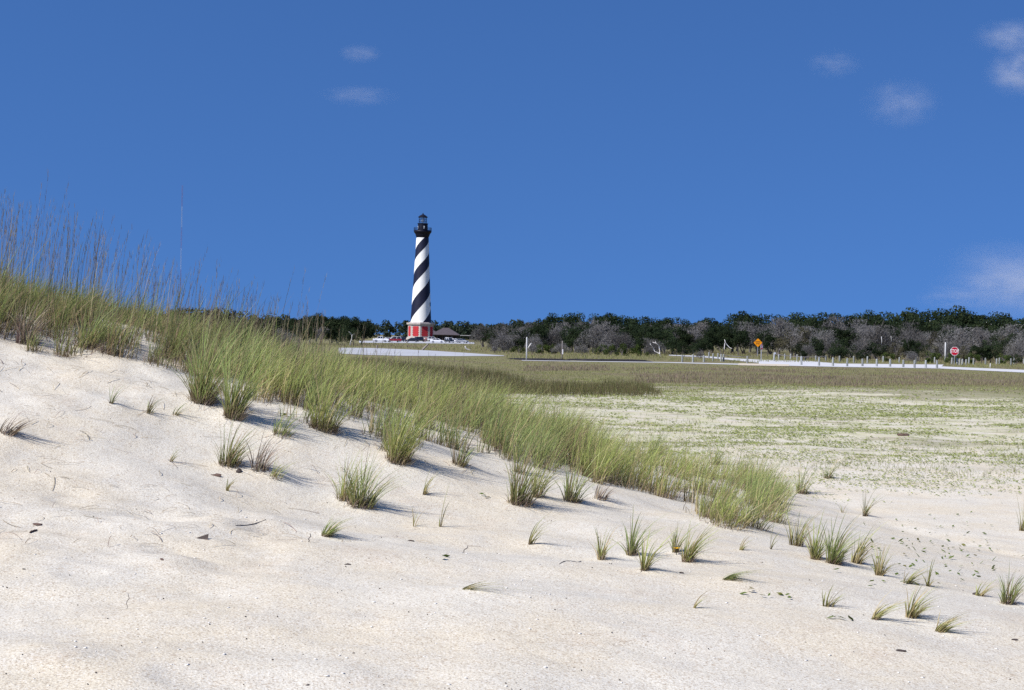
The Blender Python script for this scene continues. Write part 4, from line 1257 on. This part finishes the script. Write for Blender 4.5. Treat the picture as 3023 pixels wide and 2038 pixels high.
a = PPOS[2136] - Vector((0, 0, .12)); b = at_depth(2238.5, 1049.0, ground(2236, 1053).y)
rope(a, b, .22, .03, M['pink_rope'], 'slack rope from the left posts to the orange sign pole')
a = PPOS[2285] - Vector((0, 0, .18)); b = PPOS[2438] - Vector((0, 0, .05))
rope(a, b, .25, .03, M['pink_rope'], 'slack pale rope strung along the far post row')
p = PPOS[2285]
tag(MB().box((0, 0, 0), (.22, .02, .22), .5).build('notice_plate', M['white_sign']), 'small tilted white plate on the first far row post', 'plate').location = p + Vector((.13, -.13, -.10))


# ------------------------------------------------------------------ signs
def octagon(r, rot=PI / 8):
    return [(r * math.cos(rot + i * PI / 4), r * math.sin(rot + i * PI / 4)) for i in range(8)]


def text_mesh(txt, size, m, parent, name='lettering', loc=(0, 0, 0), depth=.004, offset=0.0):
    cu = bpy.data.curves.new(name, 'FONT'); cu.body = txt; cu.size = size; cu.align_x = 'CENTER'; cu.align_y = 'CENTER'; cu.extrude = depth; cu.offset = offset
    tmp = bpy.data.objects.new('tmp', cu); COL.objects.link(tmp)
    dg = bpy.context.evaluated_depsgraph_get()
    me = bpy.data.meshes.new_from_object(tmp.evaluated_get(dg))
    bpy.data.objects.remove(tmp); bpy.data.curves.remove(cu)
    me.materials.clear()
    o = link(name, me, m, parent); o.location = loc; o.rotation_euler = (PI / 2, 0, 0)
    return o


def stop_sign(x, yb, yc, dia_px, rz, label, lettering=True, facing=0.0):
    p = ground(x, yb)
    zc = (yb - yc) * p.y / F_PX; R = dia_px * p.y / F_PX / 2 / math.cos(PI / 8)
    o = empty('stop_sign', p, rz); tag(o, label, 'stop sign')
    MB().box((0, .04, (zc + R) / 2 - .15), (.085, .06, zc + R * .7 + .3)).build('post', M['steel'], o, bevel=.01)
    pl = MB().prism(octagon(R), -.012, 0.0).build('plate', M['white_sign'], o); pl.location = (0, -.002, zc)
    rd = MB().prism(octagon(R * .91), -.006, 0.0).build('red_face', M['red_sign'], pl); rd.location = (0, -.013, 0)
    if lettering:
        t = text_mesh('STOP', R * .92, M['white_sign'], pl, 'lettering', (0, -.021, 0), .003, .012)
        t.scale = (.84, 1.1, 1)
    return o


stop_sign(2817.2, 1077.2, 1037.3, 25, 0.0, 'red octagonal stop sign on a steel post facing the viewer')
stop_sign(2247.6, 1068.6, 1024.5, 18, 1.02, 'smaller red octagonal sign turned edge on behind the orange sign')
p = ground(2236.6, 1053)
zc = (1053 - 1012.2) * p.y / F_PX; hd = 12.6 * p.y / F_PX
o = empty('warning_sign', p); tag(o, 'orange diamond warning sign with dark lettering on a thin pole', 'warning sign')
MB().box((0, .05, zc / 2 + .1), (.10, .07, zc + .6)).build('post', M['steel'], o, bevel=.01)
pl = MB().prism([(0, -hd), (hd * .06, -hd * .96), (hd * .96, -hd * .06), (hd, 0), (hd * .96, hd * .06), (hd * .06, hd * .96), (0, hd), (-hd * .06, hd * .96), (-hd * .96, hd * .06), (-hd, 0), (-hd * .96, -hd * .06), (-hd * .06, -hd * .96)], -.012, 0).build('plate', M['orange_sign'], o); pl.location = (0, -.002, zc)
text_mesh('DEAD', hd * .42, M['black_sign'], pl, 'lettering', (0, -.016, hd * .20), .003, .006)
text_mesh('END', hd * .42, M['black_sign'], pl, 'lettering', (0, -.016, -hd * .26), .003, .006)
# low rail barrier by the thicket
p = ground(1961, 1033)
o = empty('rail_barrier', p); tag(o, 'low wooden rail barrier by the thicket right of the white branch', 'barrier')
sc = p.y / F_PX
for dx in (-14, 14): MB().box((dx * sc, 0, 4 * sc), (.14, .14, 9 * sc)).build('post', M['post'], o, bevel=.01)
MB().box((0, -.02, 7.6 * sc), (29 * sc, .08, .14)).build('rail', M['post'], o, bevel=.01)

# ------------------------------------------------------------------ lighthouse
LY = 692.0
MPP = LY / F_PX
bp = at_depth(1241.5, horizon(1241.5), LY)
lh = empty('lighthouse', (bp.x, bp.y, 0), math.atan2(-bp.x, bp.y) * 1.0)
tag(lh, 'tall lighthouse with spiral black and white stripes on a red brick base', 'lighthouse')


def zl(yc): return CAM_H + (990.1 - (580 + yc * .3189)) * MPP


zt, zb = zl(385), zl(1172)
NA, NZ = 96, 90
edges_y = [405, 501, 614, 737, 875, 1015, 1190]
ez = np.array([zl(q) for q in edges_y])[::-1]; et = np.array([-m * PI / 2 for m in range(7)])[::-1]
pf = np.polyfit(ez, et, 3)
zz = np.linspace(zb, zt, NZ + 1)
tw = np.polyval(pf, zz)
rb, rt = 97 * .3189 * MPP, 57.5 * .3189 * MPP
rad = rb + (rt - rb) * ((zz - zb) / (zt - zb)) ** .92
ang = 2 * PI * np.arange(NA)[None] / NA + tw[:, None]
V = np.stack([rad[:, None] * np.sin(ang), -rad[:, None] * np.cos(ang), np.broadcast_to(zz[:, None], ang.shape)], -1).reshape(-1, 3)
I, J = np.meshgrid(np.arange(NZ), np.arange(NA), indexing='ij'); J2 = (J + 1) % NA
Fc = np.stack([I * NA + J, I * NA + J2, (I + 1) * NA + J2, (I + 1) * NA + J], -1).reshape(-1, 4)
me = np_mesh('tower', V, Fc, True)
me.polygons.foreach_set('material_index', np.where((J // (NA // 4)) % 2 == 0, 0, 1).astype(np.int32).ravel())
tower = link('tower', me, [M['navy'], M['white']], lh)
MB().lathe([(rt * 1.0, zt), (rt * 1.0, zt + .5), (rt * 1.06, zl(372)), (rt * 1.12, zl(362)), (3.55, zl(352)), (3.9, zl(343)), (4.25, zl(335)), (4.35, zl(330)), (4.35, zl(320)), (4.2, zl(319))], 48).build('corbel', M['iron'], lh, True)
gal = MB(); gz = zl(319)
gal.lathe([(4.35, gz), (4.45, gz), (4.45, gz + .14), (4.35, gz + .14)], 48, cap=False)
gallery = gal.build('gallery', M['iron'], lh)
rl = MB(); hr = zl(292) - gz
for i in range(32):
    a = 2 * PI * i / 32; rl.box((4.3 * math.sin(a), -4.3 * math.cos(a), gz + hr / 2), (.09, .09, hr))
for k in (.34, .67, 1.0): rl.lathe([(4.26, gz + hr * k), (4.34, gz + hr * k), (4.34, gz + hr * k + .09), (4.26, gz + hr * k + .09), (4.26, gz + hr * k)], 48, cap=False)
rl.build('railing', M['iron'], gallery)
MB().lathe([(2.45, gz), (2.4, zl(262)), (2.55, zl(258)), (2.55, zl(254))], 32).build('watch_room', M['iron'], lh)
for i, a in enumerate((.28, 1.85, 3.4, 5.0)):
    o = MB().box((0, 0, 0), (.55, .2, 1.3)).build('window', M['lens'], lh, bevel=.03)
    o.location = (2.42 * math.sin(a), -2.42 * math.cos(a), zl(290)); o.rotation_euler = (0, 0, a)
lz0, lz1 = zl(254), zl(195)
lan = MB()
for i in range(16):
    a = 2 * PI * i / 16; lan.box((1.93 * math.sin(a), -1.93 * math.cos(a), (lz0 + lz1) / 2), (.10, .10, lz1 - lz0), a)
for k in (0.02, .34, .66, .98):
    z = lz0 + (lz1 - lz0) * k; lan.lathe([(1.88, z - .04), (1.98, z - .04), (1.98, z + .04), (1.88, z + .04), (1.88, z - .04)], 32, cap=False)
lantern = lan.build('lantern', M['iron'], lh)
# open glazing: a clear pane drum round the lens
gm = NT('clear_pane'); tb = gm.n('ShaderNodeBsdfTransparent'); tb.inputs[0].default_value = (.9, .94, .97, 1)
gb = gm.n('ShaderNodeBsdfGlossy'); gb.inputs['Roughness'].default_value = .15
mx = gm.n('ShaderNodeMixShader'); mx.inputs[0].default_value = .25
gm.l(tb.outputs[0], mx.inputs[1]); gm.l(gb.outputs[0], mx.inputs[2])
pane = gm.done(mx)
MB().lathe([(1.86, lz0 + .05), (1.86, lz1 - .05)], 32, cap=False).build('glass', pane, lantern, True)
MB().lathe([(.3, lz0), (.3, lz0 + .6), (.75, lz0 + .9), (.95, (lz0 + lz1) / 2), (.75, lz1 - .7), (.3, lz1 - .3)], 24).build('lens', M['lens'], lantern, True)
rf = MB().lathe([(2.35, lz1 - .1), (2.4, lz1 + .1), (1.6, zl(180)), (.8, zl(171)), (.28, zl(166)), (.25, zl(163))], 32).build('roof', M['iron'], lh)
MB().lathe([(.10, zl(164)), (.34, zl(161.5)), (.30, zl(159)), (.08, zl(157.5)), (.05, zl(152))], 16).build('finial', M['iron'], rf, True)
MB().lathe([(2.62, lz0 - .02), (2.7, lz0 - .02), (2.7, lz0 + .08), (2.62, lz0 + .08), (2.62, lz0 - .02)], 32, cap=False).build('lantern_rail', M['iron'], lh)
o = MB().box((0, 0, 0), (.9, .25, 2.0)).build('window', M['iron'], lh, bevel=.03)
zw = zl(1000); rw = float(np.interp(zw, zz, rad)); a = 1.25; o.location = (rw * math.sin(a), -rw * math.cos(a), zw); o.rotation_euler = (0, 0, a)
# plinth
al = -.035


def octa(rc, z): return [(rc * math.sin(al + k * PI / 4), -rc * math.cos(al + k * PI / 4), z) for k in range(8)]


pz1 = zl(1190); pz0 = 1.5
mb = MB(); RB = 6.25
for rc, z0, z1 in ((7.0, -.3, 1.0), (6.75, 1.0, pz0), (RB, pz0, pz1), (6.85, pz1, pz1 + .35), (7.0, pz1 + .35, zl(1172)), (5.6, zl(1172), zl(1172) + .25)):
    vs = octa(rc, z0) + octa(rc, z1)
    mb.add(vs, [tuple(range(8))[::-1], tuple(range(8, 16))] + [(i, (i + 1) % 8, (i + 1) % 8 + 8, i + 8) for i in range(8)])
plinth = mb.build('plinth', M['granite'], lh, bevel=.03)
fw = 2 * RB * math.sin(PI / 8); ap = RB * math.cos(PI / 8)
for k in range(8):
    am = al + (k + .5) * PI / 4
    zlo, zhi = pz0 + .35, pz1 - .75; nc = 9
    mb = MB(); dz = (zhi - zlo) / nc
    for c in range(nc):
        hw_ = fw / 2 - (.98 if c % 2 == 0 else .70)
        mb.box((0, 0, zlo + dz * (c + .5)), (hw_ * 2, .12, dz))
    o = mb.build('brick_panel', M['brick'], plinth)
    o.location = (ap * math.sin(am), -ap * math.cos(am), 0); o.rotation_euler = (0, 0, am)

# ------------------------------------------------------------------ pavilion beside the lighthouse
PY = 745.0
pp = at_depth(1316, horizon(1316), PY); s = PY / F_PX
pav = empty('pavilion', (pp.x, pp.y, 0)); tag(pav, 'low building with a dark hipped roof right of the lighthouse', 'building')
hw_, ze, za = 42 * s, 3.0, CAM_H + (991.5 - 968) * s


def hip(mb, cx, cy, hx, hy, ze, za, rx):
    v = [(cx - hx, cy - hy, ze), (cx + hx, cy - hy, ze), (cx + hx, cy + hy, ze), (cx - hx, cy + hy, ze), (cx - rx, cy, za), (cx + rx, cy, za)]
    vs = v + [(x, y, ze - .25) for x, y, z in v[:4]]
    mb.add(vs, [(0, 1, 5, 4), (1, 2, 5), (2, 3, 4, 5), (3, 0, 4), (6, 7, 1, 0), (7, 8, 2, 1), (8, 9, 3, 2), (9, 6, 0, 3), (9, 8, 7, 6)])


mb = MB(); hip(mb, 0, 0, hw_, 7, ze, za, 1.4); mb.build('roof', M['roof'], pav)
mb = MB(); hip(mb, -9.5, 3.5, 6.5, 6, ze + .1, za - .6, 1.2); mb.build('roof', M['roof'], pav)
MB().box((0, 1.5, 1.35), (hw_ * 1.5, 7, 2.7)).build('wall', M['wall_wood'], pav)
for i in range(6):
    MB().box((-hw_ * .9 + i * hw_ * .36, -5.8, 1.38), (.25, .25, 2.75)).build('column', M['wall_wood'], pav)
for i in range(3):
    MB().box((-hw_ * .45 + i * hw_ * .45, -2.03, 1.6), (1.6, .06, 1.1)).build('window', M['car_glass'], pav)
MB().box((hw_ + 2.6, 0, 2.75), (7.0, 5, .3)).build('porch_roof', M['pale_roof'], pav)
for dx in (-2.6, 2.6): MB().box((hw_ + 2.6 + dx, -2.2, 1.3), (.2, .2, 2.6)).build('column', M['wall_wood'], pav)


# ------------------------------------------------------------------ cars
def car(px, yb, len_px, paint, rz, label, shape='sedan', roof_paint=None, hpx=None):
    p = ground(px, yb)
    sc = p.y / F_PX
    L = 4.6; k = 1.0
    o = empty('parked_car', p, rz); tag(o, label, 'car', 'cars parked before the lighthouse')
    o.scale = (k, k, k)
    if shape == 'sedan':
        low = [(-2.3, .32), (2.25, .32), (2.32, .5), (2.28, .72), (1.15, .92), (-1.55, .98), (-2.28, .93), (-2.34, .6)]
        cab = [(-1.75, .95), (-1.15, 1.38), (-.9, 1.43), (.1, 1.43), (.35, 1.38), (1.2, .90)]
    elif shape == 'suv':
        low = [(-2.25, .38), (2.2, .38), (2.28, .6), (2.2, .95), (1.2, 1.08), (-2.2, 1.10), (-2.28, .7)]
        cab = [(-2.2, 1.08), (-2.0, 1.72), (-1.85, 1.78), (.15, 1.78), (.4, 1.72), (1.2, 1.06)]
    else:
        low = [(-2.6, .42), (2.4, .42), (2.45, .6), (2.4, 1.0), (1.25, 1.10), (-2.55, 1.10), (-2.62, .7)]
        cab = [(-.75, 1.08), (-.6, 1.66), (-.45, 1.75), (.4, 1.75), (.6, 1.68), (1.3, 1.08)]
    body = MB().prism(low, -.85, .85).build('body', M['car_' + paint], o, bevel=.10)
    # greenhouse: glass block inside a painted roof and pillars
    n = len(cab)
    mb = MB()
    vs = [(x, -.80 + .14 * max(0, (z - .95)) / .6, z) for x, z in cab] + [(x, .80 - .14 * max(0, (z - .95)) / .6, z) for x, z in cab]
    mb.add(vs, [tuple(range(n)), tuple(range(2 * n - 1, n - 1, -1))] + [(i, i + n, (i + 1) % n + n, (i + 1) % n) for i in range(n)])
    mb.build('windows', M['car_glass'], o)
    rp = M['car_' + (roof_paint or paint)]
    top = [(x, z) for x, z in cab if z > 1.3]
    zt_ = max(z for x, z in top)
    r = MB(); r.box(((top[0][0] + top[-1][0]) / 2, 0, zt_ + .0), (top[-1][0] - top[0][0] + .06, 1.36, .09))
    for sy in (-1, 1):
        for (xa, za_), (xb, zb_) in (((cab[0][0], cab[0][1]), top[0]), ((cab[-1][0], cab[-1][1]), top[-1]), (((cab[0][0] + cab[-1][0]) / 2 - .1, cab[0][1]), ((top[0][0] + top[-1][0]) / 2 - .1, zt_))):
            r.tube([(xa, sy * .80, za_), (xb, sy * .69, zb_)], .055, 6)
    r.build('roof', rp, o, bevel=.03)
    for sx in (-1.4, 1.42):
        for sy in (-1, 1):
            w = MB().tube([(sx, sy * .66, .33), (sx, sy * .88, .33)], .33, 18).build('wheel', M['tyre'], o)
            MB().tube([(sx, sy * .80, .33), (sx, sy * .895, .33)], .19, 12).build('rim', M['rim'], w)
    fx_ = max(x for x, z in low); bx_ = min(x for x, z in low)
    for sy in (-1, 1):
        MB().box((fx_ - .10, sy * .60, .66), (.14, .34, .16)).build('headlight', M['lamp'], o, bevel=.03)
        MB().box((bx_ + .08, sy * .66, .78), (.14, .22, .2)).build('tail_lamp', M['tail'], o, bevel=.03)
    MB().box((fx_ - .02, 0, .42), (.14, 1.6, .16)).build('bumper', M['car_' + (roof_paint or 'silver')], o, bevel=.04)
    return o


car(1124, 1010, 33, 'white', PI, 'long low white pickup, leftmost of the parked cars', 'pickup')
car(1143, 1009.2, 20, 'white', 1.9, 'white car half hidden between the pickup and the red car', 'sedan')
car(1163, 1010.6, 28, 'red', PI + .25, 'red car with a white roof among the parked cars', 'suv', 'white')
car(1187, 1009.5, 22, 'navy', PI / 2 + .3, 'dark navy car directly right of the red car', 'suv')
car(1216, 1010.6, 33, 'black', PI, 'long black car parked under the brick base', 'sedan')
car(1242, 1009.5, 18, 'dark', .5, 'dark van like car beside the standing people', 'suv')
car(1291, 1012.3, 43, 'white', .0, 'white sedan seen side on right of the people', 'sedan')
car(1279, 1008.5, 20, 'white', .15, 'white car tail showing behind the white sedan', 'suv')
car(1327, 1012.5, 20, 'dark', -1.1, 'dark fronted car with a white roof', 'suv', 'white')
car(1344, 1011.3, 20, 'white', -.25, 'white car tucked behind the dark car with white roof', 'sedan')
car(1364, 1012.8, 22, 'grey', -.5, 'grey car at the right end of the parked row', 'sedan')


# ------------------------------------------------------------------ people
def person(px, yb, shirt, label, rz):
    p = ground(px, yb)
    o = empty('person', p, rz); tag(o, label, 'person')

    def skin(name, verts, edges, radii, m, parent):
        me = bpy.data.meshes.new(name); me.from_pydata(verts, edges, []); ob = link(name, me, m, parent)
        sk = ob.modifiers.new('Skin', 'SKIN'); sub = ob.modifiers.new('Subdivision', 'SUBSURF'); sub.levels = 1; sub.render_levels = 2
        sk.use_smooth_shade = True
        for v, r in zip(me.skin_vertices[0].data, radii): v.radius = (r, r * .85)
        me.skin_vertices[0].data[0].use_root = True
        return ob
    vs = [(0, 0, .95), (0, 0, 1.15), (0, 0, 1.42), (0, 0, 1.52), (0, -.02, 1.62), (0, -.02, 1.74),
          (.1, 0, .9), (.11, -.03, .5), (.12, 0, .09), (.13, -.14, .03), (-.1, 0, .9), (-.12, .05, .5), (-.13, .1, .09), (-.14, -.04, .03),
          (.19, 0, 1.42), (.25, .02, 1.14), (.26, -.08, .90), (.26, -.12, .80), (-.19, 0, 1.42), (-.26, .03, 1.14), (-.27, -.05, .90), (-.27, -.1, .80)]
    es = [(0, 1), (1, 2), (2, 3), (3, 4), (4, 5), (0, 6), (6, 7), (7, 8), (8, 9), (0, 10), (10, 11), (11, 12), (12, 13), (2, 14), (14, 15), (15, 16), (16, 17), (2, 18), (18, 19), (19, 20), (20, 21)]
    rd = [.14, .13, .14, .06, .09, .085, .09, .065, .045, .04, .09, .065, .045, .04, .06, .045, .036, .035, .06, .045, .036, .035]
    skin('body', vs, es, rd, M['skin'], o)
    skin('shirt', [(0, 0, .98), (0, 0, 1.18), (0, 0, 1.42), (.2, 0, 1.41), (.25, .02, 1.2), (-.2, 0, 1.41), (-.25, .02, 1.2)], [(0, 1), (1, 2), (2, 3), (3, 4), (2, 5), (5, 6)], [.165, .155, .16, .08, .07, .08, .07], shirt, o)
    skin('shorts', [(0, 0, .96), (.1, 0, .86), (.115, -.02, .58), (-.1, 0, .86), (-.12, .03, .58)], [(0, 1), (1, 2), (0, 3), (3, 4)], [.155, .115, .105, .115, .105], M['shorts'], o)
    skin('hair', [(0, .01, 1.73), (0, .02, 1.78)], [(0, 1)], [.1, .08], M['hair'], o)


person(1253.2, 1010.3, M['shirt'], 'person in a white top standing by the brick base', .3)
person(1257.4, 1010.0, M['shirt_red'], 'person in a red top standing beside the white topped one', -.4)

# ------------------------------------------------------------------ radio mast far behind the dune
MY = 1500.0
mp = at_depth(530, horizon(530), MY)
ztop = CAM_H + (horizon(534) - 548) * MY / F_PX
mast = empty('radio_mast', (mp.x, mp.y, 0)); tag(mast, 'thin red and white banded radio mast on the far left skyline', 'mast')
nb_ = 7; sec = ztop / nb_
for i in range(nb_):
    mb = MB(); z0 = i * sec; wd = .62
    for k in range(3):
        a = k * 2 * PI / 3 + .4
        mb.tube([(wd * math.cos(a), wd * math.sin(a), z0), (wd * math.cos(a), wd * math.sin(a), z0 + sec)], .055, 5)
    st_ = 12
    for j in range(st_):
        za_ = z0 + sec * j / st_; zb_ = z0 + sec * (j + 1) / st_
        for k in range(3):
            a = k * 2 * PI / 3 + .4; b = a + 2 * PI / 3
            mb.tube([(wd * math.cos(a), wd * math.sin(a), za_), (wd * math.cos(b), wd * math.sin(b), zb_)], .022, 4)
    mb.build('mast_section', M['mast_red'] if (nb_ - 1 - i) % 2 == 0 else M['mast_white'], mast)

# ------------------------------------------------------------------ clouds: small thin real volumes
def cloud_mat():
    t = NT('thin_cloud')
    co = t.n('ShaderNodeTexCoord').outputs['Object']
    ln_ = t.n('ShaderNodeVectorMath', operation='LENGTH'); t.l(co, ln_.inputs[0])
    fall = t.rng(ln_.outputs['Value'], .0, .95, 1, 0)
    oi = t.n('ShaderNodeObjectInfo').outputs['Location']
    ad = t.n('ShaderNodeVectorMath', operation='ADD'); t.l(co, ad.inputs[0]); t.l(oi, ad.inputs[1])
    nz = t.noise(ad.outputs[0], 1.9, 6, .62)
    dn = t.math('MULTIPLY', t.math('MULTIPLY', fall, t.rng(nz, .36, .70)), 1.0)
    at = t.n('ShaderNodeAttribute', attribute_name='density_scale', attribute_type='OBJECT')
    dn = t.math('MULTIPLY', dn, at.outputs['Fac'])
    pv = t.n('ShaderNodeVolumePrincipled'); pv.inputs['Color'].default_value = (.98, .97, 1, 1)
    t.l(dn, pv.inputs['Density'])
    t.l(pv.outputs[0], t.out.inputs['Volume'])
    return t.m


M['cloud'] = cloud_mat()
CD = 5000.0
for x, y, w, h, dn, lb in ((818, 122, 60, 28, .5, 'tiny upper wisp of cloud above the lighthouse'), (815, 218, 110, 30, .4, 'faint flat wisp of cloud nearer the lighthouse top'), (1895, 145, 80, 40, .35, 'faint small puff of cloud, upper right'),
                           (2045, 235, 110, 70, .55, 'soft round cloud puff below the faint small one'), (2300, 85, 110, 50, .9, 'pale cloud streak at the top right edge'), (2330, 165, 110, 70, 1.5, 'brightest cloud at the right edge'),
                           (2330, 640, 260, 120, 1.3, 'broad low cloud bank rising over the trees at right'), (2170, 675, 110, 40, .35, 'thin tongue of the low cloud bank')):
    p = at_depth(x * KD, y * KD, CD)
    bm = bmesh.new(); bmesh.ops.create_icosphere(bm, subdivisions=3, radius=1)
    me = bpy.data.meshes.new('cloud'); bm.to_mesh(me); bm.free()
    o = link('cloud', me, M['cloud']); o.location = p
    sx_ = w * KD * CD / F_PX; sz_ = h * KD * CD / F_PX
    o.scale = (sx_, (sx_ + sz_) * .5, sz_)
    o['density_scale'] = .72 * dn / ((sx_ + sz_) * .5)
    tag(o, lb, 'cloud')

# ------------------------------------------------------------------ light
SUN_AZ = math.radians(55)      # to the left of straight-behind-the-camera
SUN_EL = math.radians(45)
sd = Vector((-math.sin(SUN_AZ) * math.cos(SUN_EL), -math.cos(SUN_AZ) * math.cos(SUN_EL), math.sin(SUN_EL)))
sl = bpy.data.lights.new('sun', 'SUN'); sl.energy = 5.0; sl.angle = math.radians(.5); sl.color = (1, .955, .885)
so = bpy.data.objects.new('sun', sl); COL.objects.link(so); so.rotation_euler = sd.to_track_quat('Z', 'Y').to_euler(); so.location = (-30, -20, 60)
wd = bpy.data.worlds.new('World'); scene.world = wd; wd.use_nodes = True
nt = wd.node_tree; nt.nodes.clear()
sky = nt.nodes.new('ShaderNodeTexSky'); sky.sky_type = 'NISHITA'; sky.sun_disc = False
sky.sun_elevation = SUN_EL; sky.sun_rotation = math.atan2(sd.x, sd.y)
sky.air_density = 1.0; sky.dust_density = .25; sky.ozone_density = 4.0; sky.altitude = 0
tc = nt.nodes.new('ShaderNodeTexCoord')
va = nt.nodes.new('ShaderNodeVectorMath'); va.operation = 'MULTIPLY_ADD'
va.inputs[1].default_value = (1, 1, .85); va.inputs[2].default_value = (0, 0, .30)
nrm = nt.nodes.new('ShaderNodeVectorMath'); nrm.operation = 'NORMALIZE'
nt.links.new(tc.outputs['Generated'], va.inputs[0]); nt.links.new(va.outputs[0], nrm.inputs[0]); nt.links.new(nrm.outputs[0], sky.inputs[0])
hs = nt.nodes.new('ShaderNodeMix'); hs.data_type = 'RGBA'; hs.blend_type = 'MULTIPLY'; hs.inputs[0].default_value = 1
hs.inputs[7].default_value = (.58, .92, 1.38, 1)
nt.links.new(sky.outputs[0], hs.inputs[6])
bg = nt.nodes.new('ShaderNodeBackground'); bg.inputs['Strength'].default_value = .084
nt.links.new(hs.outputs[2], bg.inputs['Color'])
wo = nt.nodes.new('ShaderNodeOutputWorld'); nt.links.new(bg.outputs[0], wo.inputs[0])

# ------------------------------------------------------------------ camera object and render settings
cd = bpy.data.cameras.new('camera'); cd.lens = 36.0 * F_PX / W_PX; cd.sensor_width = 36; cd.sensor_fit = 'HORIZONTAL'; cd.clip_start = .1; cd.clip_end = 20000
co_ = bpy.data.objects.new('camera', cd); COL.objects.link(co_)
mw = Matrix.Identity(4)
for i in range(3):
    mw[i][0] = CR[i]; mw[i][1] = CU[i]; mw[i][2] = -CF[i]; mw[i][3] = CAM[i]
co_.matrix_world = mw
scene.camera = co_
scene.view_settings.view_transform = 'Standard'; scene.view_settings.look = 'None'
scene.view_settings.exposure = 0.2; scene.view_settings.gamma = 1
cy = scene.cycles
cy.max_bounces = 6; cy.diffuse_bounces = 3; cy.glossy_bounces = 3; cy.transmission_bounces = 4; cy.transparent_max_bounces = 8; cy.volume_bounces = 1
cy.use_denoising = False
